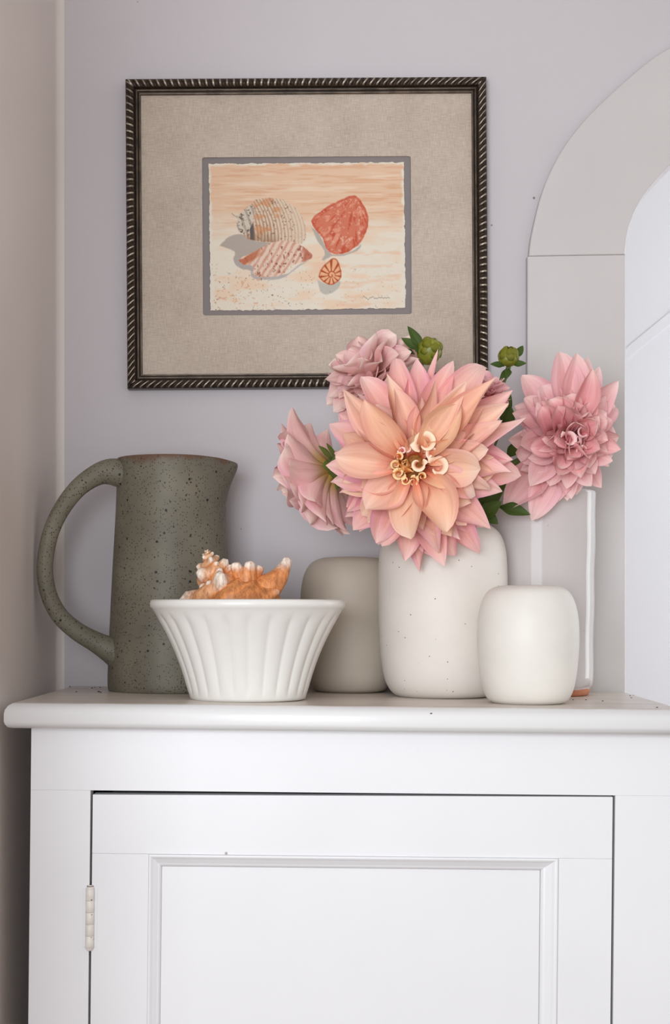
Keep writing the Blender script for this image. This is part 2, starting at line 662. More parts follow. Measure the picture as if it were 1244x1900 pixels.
def bronze_mat():
    m, nt, b = mat_new('dark_bronze_painted_glints')
    v = coords(nt)
    n = noise(nt, v, 220, 4, 0.6)
    r = ramp(nt, n, [(0.3, lin((40, 29, 22))), (0.7, lin((66, 52, 41)))])
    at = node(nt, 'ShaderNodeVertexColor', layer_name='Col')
    nt.links.new(mixc(nt, at.outputs[0], r.outputs[0], lin((214, 200, 182))), b.inputs['Base Color'])  # vertex colour mixes pale painted glints over the bronze
    b.inputs['Roughness'].default_value = 0.34
    b.inputs['Metallic'].default_value = 0.35
    bump(nt, b, n, 0.3, 0.0004)
    return m


M_BRONZE = bronze_mat()
M_GILT = paint_mat('worn_silver_gilt', lin((120, 106, 92)), 0.32, 0.32, 60, 300, 0.35, (1, 1, 1))
M_GILT.node_tree.nodes['Principled BSDF'].inputs['Metallic'].default_value = 0.5

# four mitred rails: rope half-round, fillet grooves and an inner bead
ROPE = 16.5 * S
PER = 13.2 * S


def frame_rail(a, b, inward, sgn):
    """a,b outer corners (x,z), inward unit vector"""
    a = np.array(a); b = np.array(b); inw = np.array(inward)
    L = np.linalg.norm(b - a)
    d = (b - a) / L
    nper = round(L / PER)
    n = nper * 12
    nphi = 12
    v, f, gl = [], [], []
    # section: side, rope half round, fillet groove
    for i in range(n + 1):
        s = i / n
        row = []
        for k in range(nphi + 1):
            ph = PI * k / nphi
            w = ROPE / 2 * (1 - math.cos(ph))
            h = math.sin(ph)
            phase = s * nper * 2 * PI + sgn * (k / nphi) * PI * 1.5
            rel = abs(math.sin(phase / 2)) ** 0.7
            amp = 0.42 * min(1, h * 1.5)
            hh = 0.0135 + 0.0062 * h * (1 - amp + amp * rel)
            gli = (sst(0.955, 0.993, rel) * sst(0.5, 0.8, h)) * (0.35 + 0.65 * float(vnoise(np.array([s * nper * 1.0 + sgn]), np.array([a[0] * 50 + 3.0]), 5)[0]))  # bright glint stroke put into the colour along each strand's ridge
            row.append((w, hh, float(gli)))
        sec = [(0.0, 0.0, 0), (0.0, 0.0125, 0)] + row + [(ROPE + 0.0004, 0.0118, 0), (ROPE + 0.0022, 0.0118, 0)]
        for (w, h, gl_) in sec:
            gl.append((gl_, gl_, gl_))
            t = w + (L - 2 * w) * s      # mitre
            p = a + d * t + inw * w
            v.append((p[0], -h, p[1] + ZC))
    m = nphi + 1 + 4
    for i in range(n):
        for k in range(m - 1):
            q = (i * m + k, i * m + k + 1, (i + 1) * m + k + 1, (i + 1) * m + k)
            f.append(q)
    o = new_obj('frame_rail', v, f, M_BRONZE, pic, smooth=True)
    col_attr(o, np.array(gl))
    # inner beads
    for (w0, w1, hc, nm, mt) in ((ROPE + 0.0018, ROPE + 0.0036, 0.0128, 'bead', M_GILT), (ROPE + 0.0036, ROPE + 0.0050, 0.0100, 'cove', M_BRONZE), (ROPE + 0.0050, ROPE + 0.0074, 0.0108, 'bead', M_GILT)):
        v, f = [], []
        ns = 7
        seg = 40
        for i in range(seg + 1):
            s = i / seg
            for k in range(ns):
                ph = PI * k / (ns - 1)
                w = (w0 + w1) / 2 - (w1 - w0) / 2 * math.cos(ph)
                h = hc - 0.0045 * (0 if 0 < k < ns - 1 else 1) + (w1 - w0) / 2 * math.sin(ph)
                t = w + (L - 2 * w) * s
                p = a + d * t + inw * w
                v.append((p[0], -h, p[1] + ZC))
        for i in range(seg):
            for k in range(ns - 1):
                f.append((i * ns + k, i * ns + k + 1, (i + 1) * ns + k + 1, (i + 1) * ns + k))
        new_obj(nm, v, f, mt, o)
    return o


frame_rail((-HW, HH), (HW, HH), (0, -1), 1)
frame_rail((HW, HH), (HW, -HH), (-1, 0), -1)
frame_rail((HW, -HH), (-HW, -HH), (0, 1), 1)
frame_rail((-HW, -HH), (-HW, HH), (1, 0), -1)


def linen_mat():
    m, nt, b = mat_new('natural_linen_weave')
    v = coords(nt)
    hs = []
    for sc in ((1500, 14, 90), (90, 14, 1500)):
        vv = coords(nt, sc)
        hs.append(noise(nt, vv, 1.0, 3, 0.6))
    mul = node(nt, 'ShaderNodeMath', operation='ADD')
    nt.links.new(hs[0], mul.inputs[0])
    nt.links.new(hs[1], mul.inputs[1])
    big = noise(nt, v, 14, 4)
    m2 = node(nt, 'ShaderNodeMath', operation='MULTIPLY_ADD')
    m2.inputs[1].default_value = 0.5
    nt.links.new(big, m2.inputs[0])
    nt.links.new(mul.outputs[0], m2.inputs[2])
    r = ramp(nt, m2.outputs[0], [(0.0, lin((172, 155, 140))), (1.0, lin((220, 206, 192)))])
    mr = node(nt, 'ShaderNodeMapRange')
    mr.inputs['From Min'].default_value = 0.85
    mr.inputs['From Max'].default_value = 1.65
    nt.links.new(m2.outputs[0], mr.inputs['Value'])
    nt.links.new(mr.outputs[0], r.inputs[0])
    nt.links.new(r.outputs[0], b.inputs['Base Color'])
    b.inputs['Roughness'].default_value = 0.9
    b.inputs['Specular IOR Level'].default_value = 0.1
    bump(nt, b, mul.outputs[0], 0.5, 0.0006)
    return m


M_LINEN = linen_mat()
M_GREYMAT = paint_mat('grey_mount_card', lin((138, 130, 128)), 0.85, 0.02, 20, 300, 0.1)


def pl(px, py):
    """photo pixel -> picture-local x,z"""
    p = W(px, py, 1.938)
    x, z = p.x - pic_c.x, p.z - pic_c.z
    c, s = math.cos(0.0065), math.sin(0.0065)
    return (x * c + z * s, -x * s + z * c + ZC)


# linen mat with a rectangular opening (rounded corners), bevelled edge
def rrect(x0, z0, x1, z1, r, n=5):
    out = []
    for cx, cz, a0 in ((x1 - r, z1 - r, 0), (x0 + r, z1 - r, 90), (x0 + r, z0 + r, 180), (x1 - r, z0 + r, 270)):
        for k in range(n + 1):
            a = math.radians(a0 + 90 * k / n)
            out.append((cx + r * math.cos(a), cz + r * math.sin(a)))
    return out


ox_0, oz_1 = pl(376, 289)
ox_1, oz_0 = pl(767, 581)
op = rrect(ox_0, oz_0, ox_1, oz_1, 0.003)
inn = ROPE + 0.0060
ow, oh = HW - inn, HH - inn
outr = rrect(-ow, ZC - oh, ow, ZC + oh, 0.0001)
v, f = [], []
n = len(op)
for ring, yy in ((outr, -0.0072), (op, -0.0072), ([(x * 1.0, z) for x, z in op], -0.0058), (op, -0.0050)):
    for x, z in ring:
        v.append((x, yy, z))
for r in range(3):
    for k in range(n):
        k2 = (k + 1) % n
        f.append((r * n + k, r * n + k2, (r + 1) * n + k2, (r + 1) * n + k))
new_obj('linen_mat', v, f, M_LINEN, pic, smooth=False)
bb = 0.004
v = [(ox_0 - bb, -0.0050, oz_0 - bb), (ox_1 + bb, -0.0050, oz_0 - bb), (ox_1 + bb, -0.0050, oz_1 + bb), (ox_0 - bb, -0.0050, oz_1 + bb)]
v += [(x, -0.001, z) for x, y, z in v]
f = [(0, 1, 2, 3), (7, 6, 5, 4), (0, 4, 5, 1), (1, 5, 6, 2), (2, 6, 7, 3), (3, 7, 4, 0)]
new_obj('grey_mount', v, f, M_GREYMAT, pic, smooth=False)


# ---- the watercolour: colours computed on a fine grid of the paper
GX, GZ = 380, 288
gx, gy = np.meshgrid(np.linspace(85, 1136, GX), np.linspace(93, 876, GZ))


def c3(r, g, b):
    return np.array([r, g, b], float)


img = np.zeros((GZ, GX, 3))
img[:] = c3(232, 222, 205)


def over(mask, color):
    global img
    mk = np.clip(mask, 0, 1)[..., None]
    img = img * (1 - mk) + np.asarray(color) * mk


def poly(pts, soft=5, rough=6, seed=0):
    """soft inside mask of a polygon with a slightly wavering edge"""
    P = np.array(catmull(pts + [pts[0]], 4))
    wx = gx + (fbm(gx / 22, gy / 22, seed) - 0.5) * rough * 2
    wy = gy + (fbm(gx / 22, gy / 22, seed + 9) - 0.5) * rough * 2
    inside = np.zeros(gx.shape, bool)
    dist = np.full(gx.shape, 1e9)
    for (x0, y0), (x1, y1) in zip(P[:-1], P[1:]):
        cond = ((y0 > wy) != (y1 > wy))
        xs = (x1 - x0) * (wy - y0) / (y1 - y0 + 1e-12) + x0
        inside ^= cond & (wx < xs)
        L2 = (x1 - x0) ** 2 + (y1 - y0) ** 2 + 1e-9
        t = np.clip(((wx - x0) * (x1 - x0) + (wy - y0) * (y1 - y0)) / L2, 0, 1)
        dist = np.minimum(dist, np.hypot(wx - x0 - t * (x1 - x0), wy - y0 - t * (y1 - y0)))
    sd = np.where(inside, dist, -dist)
    return sst(-soft, soft, sd), sd


# sandy washes
streak = fbm(gx / 240, gy / 26, 3)
streak2 = fbm(gx / 120, gy / 11, 8)
edge = np.minimum(np.minimum(gx - 85, 1136 - gx), gy - 93) + (fbm(gx / 60, gy / 30, 2) - 0.5) * 30
wash = sst(2, 16, edge) * (1 - sst(330, 520, gy + (streak - 0.5) * 220))
over(wash * (0.72 + 0.28 * streak2), c3(229, 190, 158))
over(wash * sst(0.5, 0.72, streak2) * 0.6, c3(219, 168, 134))
over(wash * sst(0.55, 0.75, fbm(gx / 200, gy / 15, 31)) * 0.7, c3(238, 214, 190))
low = sst(380, 520, gy) * sst(10, 40, edge)
over(low * sst(0.42, 0.7, fbm(gx / 150, gy / 50, 12)) * 0.75, c3(236, 205, 176))
over(low * sst(0.55, 0.7, fbm(gx / 170, gy / 34, 14)) * sst(540, 720, gx) * 0.55, c3(233, 188, 156))
# shadows painted in the picture
m_, _ = poly([(135, 530), (190, 482), (270, 470), (330, 505), (440, 520), (350, 560), (250, 600), (320, 640), (310, 665), (245, 650), (212, 610), (215, 560)], 4, 5, 1)
over(m_ * 0.9, c3(176, 164, 154))
m_, _ = poly([(225, 590), (330, 650), (480, 690), (560, 640), (620, 612), (560, 650), (480, 705), (400, 716), (310, 702), (300, 660), (230, 640)], 4, 4, 2)
over(m_ * 0.85, c3(178, 172, 170))
m_, _ = poly([(632, 430), (680, 480), (715, 555), (760, 585), (850, 570), (900, 530), (880, 565), (800, 592), (740, 592), (700, 615), (688, 610), (706, 570), (660, 500)], 4, 4, 3)
over(m_ * 0.9, c3(178, 170, 160))
m_, _ = poly([(664, 720), (720, 742), (785, 728), (770, 770), (720, 797), (680, 785)], 4, 3, 4)
over(m_ * 0.9, c3(188, 184, 174))
# whelk body
m_, sd = poly([(270, 482), (300, 380), (312, 310), (360, 282), (460, 282), (540, 325), (585, 385), (604, 470), (582, 524), (480, 516), (380, 512), (300, 500)], 3, 4, 5)
over(m_, c3(226, 205, 182))
ax = (gx - 330) + 0.0016 * (gy - 395) ** 2 - (gy - 395) * 0.28
over(m_ * sst(0.2, 0.9, np.sin(ax / 2.9 + 1.5 * fbm(gx / 20, gy / 40, 51)) * 0.5 + 0.5) * (0.75 - 0.45 * sst(60, 230, ax)) * (0.4 + 0.6 * fbm(gx / 30, gy / 30, 6)), c3(150, 112, 84))
over(m_ * sst(0.5, 0.7, fbm(gx / 50, gy / 34, 17)) * (1 - sst(140, 240, ax)) * 0.6, c3(206, 138, 96))
over(m_ * (sst(0.72, 0.8, fbm(gx / 9, gy / 9, 19, 2))) * 0.7, c3(130, 95, 75))
over(m_ * sst(-44, -36, ax) * (1 - sst(-22, -12, ax)) * 0.9, c3(92, 88, 90))
over(m_ * sst(440, 520, gy) * (1 - sst(60, 140, ax)) * 0.45, c3(132, 98, 74))
# spire
m_, sd = poly([(203, 356), (235, 372), (300, 318), (326, 330), (322, 390), (285, 468), (248, 458), (232, 420), (236, 385)], 3, 3, 6)
over(m_, c3(214, 200, 182))
over(m_ * sst(0.62, 0.7, fbm(gx / 9, gy / 9, 21, 2)), c3(120, 102, 90))
over(m_ * (np.sin((gx - gy * 0.35) / 6) > 0.5) * 0.45, c3(140, 130, 120))
over(m_ * (1 - sst(215, 245, gx)), c3(120, 120, 122))
# lower fan shell
m_, sd = poly([(238, 610), (300, 578), (420, 518), (500, 508), (560, 522), (612, 560), (638, 595), (600, 618), (520, 640), (470, 690), (400, 700), (322, 692), (314, 642), (268, 634)], 3, 4, 7)
over(m_, c3(232, 205, 186))
rib = (gx - 470) * 0.9 + (gy - 520) * 0.55
over(m_ * sst(0.3, 0.9, np.sin(rib / 5 + 3 * fbm(gx / 40, gy / 40, 52)) * 0.5 + 0.5) * 0.5 * (0.4 + fbm(gx / 25, gy / 25, 22)), c3(190, 120, 96))
over(m_ * sst(0.72, 0.8, fbm(gx / 11, gy / 15, 23, 2)) * 0.7, c3(140, 72, 56))
over(m_ * (1 - sst(-4, 16, (gy - 640) + (gx - 240) * 0.62 - 10)) * sst(-150, -60, -gx + 250) * 0.8, c3(188, 104, 74))
over(m_ * sst(575, 600, gx) * 0.7, c3(176, 92, 70))
# red scallop
m_, sd = poly([(632, 402), (660, 368), (760, 308), (865, 268), (915, 318), (942, 392), (926, 470), (880, 538), (800, 580), (745, 578), (710, 545), (690, 490), (650, 440)], 3, 5, 8)
over(m_, c3(212, 124, 98))
ang = np.arctan2(gy - 268, gx - 872)
rad = np.hypot(gy - 268, gx - 872)
over(m_ * sst(0.5, 0.72, fbm(gx / 26 + gy / 40, gy / 20, 25)) * 0.6, c3(238, 176, 150))
over(m_ * sst(0.55, 0.7, fbm(ang * 16, rad / 60, 27)) * 0.6, c3(188, 72, 50))
over(m_ * sst(0.7, 0.8, fbm(gx / 10, gy / 10, 28, 2)) * 0.6, c3(240, 205, 188))
over(m_ * (1 - sst(4, 18, sd)) * 0.5, c3(196, 84, 62))
# little nautilus shell
m_, sd = poly([(668, 702), (690, 652), (750, 604), (780, 632), (790, 708), (742, 746), (700, 735)], 3, 2, 9)
over(m_, c3(236, 178, 138))
an = np.arctan2(gy - 695, gx - 738)
ra = np.hypot(gy - 695, gx - 738)
over(m_ * sst(0.6, 0.9, np.sin(an * 11) * 0.5 + 0.5) * (ra > 16), c3(176, 84, 54))
over(m_ * sst(0.55, 0.9, np.sin(ra / 3.2 - an) * 0.5 + 0.5) * (ra < 24), c3(186, 96, 62))
over(m_ * (1 - sst(3, 9, sd)) * 0.8, c3(180, 92, 60))
# speckles and scribbled signature
lowm = sst(560, 720, gy) * sst(4, 10, edge)
over(lowm * 0.8 * sst(0.80, 0.86, fbm(gx / 8, gy / 8, 41, 2)) * (1 - 0.6 * sst(500, 800, gx)), c3(120, 84, 66))
over(sst(640, 720, gy) * (1 - sst(380, 480, gx)) * sst(0.72, 0.8, fbm(gx / 16, gy / 14, 42, 2)) * 0.5, c3(214, 150, 112))
sig = np.abs(gy - (820 + 7 * np.sin(gx / 7.0) * (1 - sst(905, 1050, gx)) + 2 * np.sin(gx / 2.6)))
over((1 - sst(1.5, 4, sig)) * (gx > 902) * (gx < 1052) * 0.55, c3(140, 120, 105))
flat = img.reshape(-1, 3) / 255.0
flat = np.where(flat <= 0.04045, flat / 12.92, ((flat + 0.055) / 1.055) ** 2.4)
p00, p10, p11, p01 = [np.array(pl(*q)) for q in ((389, 301), (751.5, 298), (755.5, 569), (392, 574))]
v = []
uu = np.linspace(0, 1, GX)
vv = np.linspace(0, 1, GZ)
for j, t in enumerate(vv):
    for i, s in enumerate(uu):
        p = (p00 * (1 - s) + p10 * s) * (1 - t) + (p01 * (1 - s) + p11 * s) * t
        v.append([p[0], -0.0062, p[1]])
v = np.array(v).reshape(GZ, GX, 3)
# deckled edges
for (sl_, axis, sgn, sd) in ((np.s_[0, :], 2, 1, 1), (np.s_[-1, :], 2, -1, 2), (np.s_[:, 0], 0, -1, 3), (np.s_[:, -1], 0, 1, 4)):
    cnt = v[sl_].shape[0]
    k = np.arange(cnt)
    dlt = (fbm(k / 7.0, k * 0 + sd, sd, 3) - 0.45) * 0.0022
    v[sl_ + (axis,)] += sgn * dlt
f = [(j * GX + i, (j + 1) * GX + i, (j + 1) * GX + i + 1, j * GX + i + 1) for j in range(GZ - 1) for i in range(GX - 1)]
vl = v.reshape(-1, 3)
nb = len(vl)
bord = [i for i in range(GX)] + [j * GX + GX - 1 for j in range(1, GZ)] + [(GZ - 1) * GX + i for i in range(GX - 2, -1, -1)] + [j * GX for j in range(GZ - 2, 0, -1)]
vl = np.vstack([vl, vl[bord] + np.array([0, 0.0011, 0])])
for k in range(len(bord)):
    k2 = (k + 1) % len(bord)
    f.append((bord[k], bord[k2], nb + k2, nb + k))
m, nt, b = mat_new('watercolour_on_paper')
at = node(nt, 'ShaderNodeVertexColor', layer_name='Col')
nt.links.new(at.outputs[0], b.inputs['Base Color'])
b.inputs['Roughness'].default_value = 0.9
b.inputs['Specular IOR Level'].default_value = 0.1
bump(nt, b, noise(nt, coords(nt), 700, 3), 0.25, 0.0004)
pap = new_obj('painted_paper', vl, f, m, pic, smooth=False)
pap['label'] = 'deckle-edged watercolour of four seashells on sand'
col_attr(pap, np.vstack([flat, flat[bord]]))

# ------------------------------------------------------------------ pitcher


def speckled_mat():
    m, nt, b = mat_new('speckled_olive_stoneware')
    v = coords(nt)
    n = noise(nt, v, 14, 5)
    base = ramp(nt, n, [(0.3, lin((104, 98, 86))), (0.55, lin((120, 115, 100))), (0.75, lin((134, 127, 110)))]).outputs[0]
    for sc, th, keep, col in ((170, 0.15, 0.32, (52, 44, 36)), (400, 0.28, 0.45, (78, 68, 55)), (105, 0.14, 0.22, (36, 29, 24))):
        vo = node(nt, 'ShaderNodeTexVoronoi', Scale=sc)
        nt.links.new(v, vo.inputs['Vector'])
        rr = ramp(nt, vo.outputs['Distance'], [(th, (1, 1, 1)), (th + 0.06, (0, 0, 0))])
        sep = node(nt, 'ShaderNodeSeparateColor')
        nt.links.new(vo.outputs['Color'], sep.inputs[0])
        lt = node(nt, 'ShaderNodeMath', operation='LESS_THAN')
        lt.inputs[1].default_value = keep
        nt.links.new(sep.outputs[0], lt.inputs[0])
        mu = node(nt, 'ShaderNodeMath', operation='MULTIPLY')
        nt.links.new(rr.outputs[0], mu.inputs[0])
        nt.links.new(lt.outputs[0], mu.inputs[1])
        base = mixc(nt, mu.outputs[0], base, lin(col))
    # iron red break at the rim
    sx = node(nt, 'ShaderNodeSeparateXYZ')
    nt.links.new(v, sx.inputs[0])
    ad = node(nt, 'ShaderNodeMath', operation='MULTIPLY_ADD')
    ad.inputs[1].default_value = 0.03
    nt.links.new(noise(nt, v, 40, 3), ad.inputs[0])
    nt.links.new(sx.outputs[2], ad.inputs[2])
    rr = ramp(nt, ad.outputs[0], [(0.2855, (0, 0, 0)), (0.2935, (0.75, 0.75, 0.75))])
    base = mixc(nt, rr.outputs[0], base, lin((105, 66, 46)))
    nt.links.new(base, b.inputs['Base Color'])
    b.inputs['Roughness'].default_value = 0.5
    b.inputs['Specular IOR Level'].default_value = 0.35
    bump(nt, b, noise(nt, v, 160, 3), 0.25, 0.0008)
    return m


M_SPECK = speckled_mat()
PY = 1.862
px_ = (317 - VX) * PY / F
pit = empty('pitcher', (px_, PY, ztop(px_) - 0.0002), 'tall speckled olive stoneware pitcher with big looped handle', 'pitcher')
k = PY / F
PH = 0.278
prof = smooth_prof([(0.108 * 0 + 112 * k, 0.0), (115.5 * k, 0.004), (116 * k, 0.02), (113.5 * k, 0.06), (110 * k, 0.11), (106 * k, 0.16), (102 * k, 0.205), (99.5 * k, 0.245), (99 * k, 0.268), (99 * k, PH - 0.003), (97.5 * k, PH), (95.5 * k, PH - 0.002)], 4)
inn_p = [(94 * k, PH - 0.012), (95 * k, 0.24), (101 * k, 0.16), (108 * k, 0.06), (108 * k, 0.012)]
prof = prof + inn_p
SEG = 128
SA = math.radians(6)     # spout azimuth (to the right, a touch back)
v, f = lathe_data(prof, SEG)
out = []
for (x, y, z) in v:
    a = math.atan2(y, x)
    da = (a - SA + PI) % (2 * PI) - PI
    r = math.hypot(x, y)
    up = sst(0.205, PH, z) ** 1.6
    pull = math.exp(-(da / 0.34) ** 2) * float(up)
    pinch = math.exp(-((abs(da) - 0.75) / 0.3) ** 2) * float(up)
    r2 = r + 0.0165 * pull - 0.003 * pinch
    zz = z - 0.0045 * pull * float(sst(0.25, PH, z)) + 0.0 * pinch
    out.append((r2 * math.cos(a), r2 * math.sin(a), zz))
v = out
cap(v, f, 0, SEG, True)
cap(v, f, len(prof) - 1, SEG)
new_obj('body', v, f, M_SPECK, pit)


def tube(name, pts, radii, mat, parent, seg=12, flat=None, up=None, n=6, capends=True, cols=None):
    """swept tube along a smooth path; radii per control point or pairs (across, thick)"""
    P = catmull([tuple(p) for p in pts], n)
    R = catmull([r if hasattr(r, '__len__') else (r, r) for r in radii], n)
    v, f = [], []
    T = np.gradient(P, axis=0)
    T /= np.linalg.norm(T, axis=1)[:, None] + 1e-12
    ref = np.array(up if up is not None else (0.31, 0.2, 0.93), float)
    for i in range(len(P)):
        s = np.cross(T[i], ref)
        if np.linalg.norm(s) < 1e-4:
            s = np.cross(T[i], (1, 0, 0))
        s /= np.linalg.norm(s)
        nn = np.cross(s, T[i])
        for q in range(seg):
            a = 2 * PI * q / seg
            v.append(P[i] + s * R[i][0] * math.cos(a) + nn * R[i][1] * math.sin(a))
    for i in range(len(P) - 1):
        for q in range(seg):
            q2 = (q + 1) % seg
            f.append((i * seg + q, i * seg + q2, (i + 1) * seg + q2, (i + 1) * seg + q))
    if capends:
        f.append(tuple(range(seg))[::-1])
        f.append(tuple(range((len(P) - 1) * seg, len(P) * seg)))
    return new_obj(name, v, f, mat, parent)


# handle: in the vertical plane turned towards the room
HA = math.radians(180 + 21)
hd = np.array([math.cos(HA), math.sin(HA), 0])
# (radius outward, height) centreline measured in the handle plane
hp = [(0.055, 0.258), (0.074, 0.2605), (0.091, 0.2555), (0.112, 0.240), (0.131, 0.215), (0.1445, 0.185), (0.1505, 0.150), (0.147, 0.118), (0.134, 0.0915), (0.114, 0.073), (0.092, 0.060), (0.075, 0.051), (0.062, 0.045)]
hr = [(0.018, 0.018), (0.0155, 0.0148), (0.0125, 0.0112), (0.0108, 0.0088), (0.0100, 0.0078), (0.0096, 0.0074), (0.0096, 0.0072), (0.0098, 0.0074), (0.0102, 0.0080), (0.0108, 0.0088), (0.0122, 0.0108), (0.0155, 0.0155), (0.021, 0.024)]
tube('handle', [tuple(hd * r + np.array([0, 0, z])) for r, z in hp], hr, M_SPECK, pit, 20, up=(-hd[1], hd[0], 0) if False else None or (-math.sin(HA), math.cos(HA), 0), n=8)

# ------------------------------------------------------------------ bowl
M_BOWL = paint_mat('ivory_glazed_bowl', lin((240, 238, 233)), 0.28, 0.01, 12, 60, 0.05)
BY = 1.705
bx = (460.5 - VX) * BY / F
kb = BY / F
bowl = empty('fluted_bowl', (bx, BY, ztop(bx) - 0.0002), 'ivory fluted flaring bowl holding a conch shell', 'bowl')
BH = 0.1095
RB, RR = 108 * kb, 181 * kb
bp = []
for i in range(30):
    t = i / 29
    z = 0.004 + (BH - 0.013 - 0.004) * t
    r = RB + (RR - 0.0045 - RB) * (0.62 * t + 0.38 * t ** 2.4)
    bp.append((r, z, sst(0.0, 0.10, t) * (1 - sst(0.86, 1.0, t))))
pr = [(RB * 0.93, 0.0, 0), (RB * 0.985, 0.0012, 0)] + bp
pr += [(RR - 0.0022, BH - 0.0095, 0), (RR - 0.0002, BH - 0.0075, 0), (RR, BH - 0.0045, 0), (RR - 0.0006, BH - 0.001, 0), (RR - 0.003, BH, 0), (RR - 0.006, BH - 0.0015, 0)]
for i in range(12):
    t = 1 - i / 11
    z = 0.016 + (BH - 0.012 - 0.016) * t
    r = RB - 0.010 + (RR - 0.0125 - RB + 0.010) * (0.62 * t + 0.38 * t ** 2.4)
    pr.append((r, z, 0.0))
pr.append((RB * 0.6, 0.0125, 0))
NF = 26


def rm(i, a):
    w = float(pr[i][2])
    c = abs(math.sin(NF * (a + 0.06) / 2))
    return 1 + w * 0.030 * (c ** 0.75 - 0.75)


SEG = 26 * 12
v, f = lathe_data([(p[0], p[1]) for p in pr], SEG, rm)
cap(v, f, 0, SEG, True)
cap(v, f, len(pr) - 1, SEG)
new_obj('bowl_body', v, f, M_BOWL, bowl)

# ------------------------------------------------------------------ conch shell
mshell, nt, b = mat_new('orange_conch')
at = node(nt, 'ShaderNodeVertexColor', layer_name='Col')
nz = noise(nt, coords(nt, (1, 1, 0.35)), 260, 4, 0.65)
rr = ramp(nt, nz, [(0.32, (0.62, 0.5, 0.42)), (0.62, (1.15, 1.12, 1.08))])
nt.links.new(mixc(nt, 1.0, at.outputs[0], rr.outputs[0], 'MULTIPLY'), b.inputs['Base Color'])
b.inputs['Roughness'].default_value = 0.36
bump(nt, b, nz, 0.6, 0.0016)
SY = 1.712
sc_ = SY / F


def SP(px, py, dy=0.0):
    return np.array([(px - VX) * (SY + dy) / F, SY + dy, CZ - (py - VY) * (SY + dy) / F])


s0 = SP(452, 1150)
shell = empty('conch_shell', (s0[0], s0[1], ztop(bx) + 0.0125), 'orange knobbly conch shell with a white-tipped horn lying in the bowl', 'shell')
so = np.array(shell.location)
cB = SP(447, 1118)
ORG, CRM, WHT, BRN = [np.array(lin(c)) for c in ((226, 150, 92), (236, 200, 164), (248, 240, 230), (176, 104, 62))]


def blob(name, centre, radii, bumps, nu=72, nv=48, cols=None, parent=shell):
    v, f, c = [], [], []
    for j in range(nv + 1):
        th = PI * j / nv
        for i in range(nu):
            ph = 2 * PI * i / nu
            d = np.array([math.sin(th) * math.cos(ph), math.sin(th) * math.sin(ph), math.cos(th)])
            r = 1.0 / math.sqrt(sum((d[q] / radii[q]) ** 2 for q in range(3)))
            w = 0.0
            white = 0.0
            for (bd, amp, wid, wh) in bumps:
                an_ = math.acos(max(-1, min(1, float(d @ bd))))
                g_ = math.exp(-(an_ / wid) ** 2)
                w += amp * g_
                white = max(white, wh * g_ ** 3)
            fold = 0.0012 * math.sin(ph * 9 + th * 5)
            v.append(centre + d * (r + w + fold))
            base = ORG * (0.75 + 0.3 * math.sin(ph * 5 + th * 8) ** 2)
            c.append(base * (1 - white) + WHT * white)
    for j in range(nv):
        for i in range(nu):
            i2 = (i + 1) % nu
            f.append((j * nu + i, (j + 1) * nu + i, (j + 1) * nu + i2, j * nu + i2))
    o = new_obj(name, [p - so for p in v], f, mshell, parent)
    col_attr(o, np.array(c))
    return o


def bump_to(px, py, wid, rad, wh, dy=0.0):
    t = SP(px, py, dy) - cB
    L = np.linalg.norm(t)
    return (t / L, L - rad, wid, wh)


body_r = (0.043, 0.040, 0.030)
blob('body_whorl', cB, body_r, [
    bump_to(436, 1046, 0.22, 0.033, 0.95, -0.008), bump_to(466, 1043, 0.20, 0.033, 0.95, -0.004), bump_to(484, 1054, 0.16, 0.035, 0.6, 0.006),
    bump_to(505, 1094, 0.5, 0.038, 0.0, -0.01), bump_to(516, 1098, 0.12, 0.040, 0.5, -0.02), bump_to(372, 1104, 0.25, 0.040, 0.4, -0.012),
    bump_to(400, 1096, 0.3, 0.036, 0.0, -0.02), bump_to(455, 1150, 0.6, 0.02, 0.0, 0), bump_to(455, 1185, 0.7, 0.028, 0.0, 0)], 96, 64)
# curved horn of the lip
hpts = [SP(470, 1112, -0.004), SP(495, 1092, -0.006), SP(514, 1075, -0.006), SP(525, 1058, -0.004), SP(531, 1046, -0.002), SP(535, 1037, 0), SP(536.5, 1034.5, 0)]
hn = tube('horn', [p - so for p in hpts], [0.020, 0.0165, 0.0118, 0.0082, 0.0062, 0.0046, 0.0016], mshell, shell, 18, n=6)
zz = np.array([vv_.co.z + so[2] for vv_ in hn.data.vertices])
t_ = sst(SP(0, 1062)[2], SP(0, 1040)[2], zz)[:, None]
col_attr(hn, ORG * (1 - t_) * 1.0 + WHT * t_)
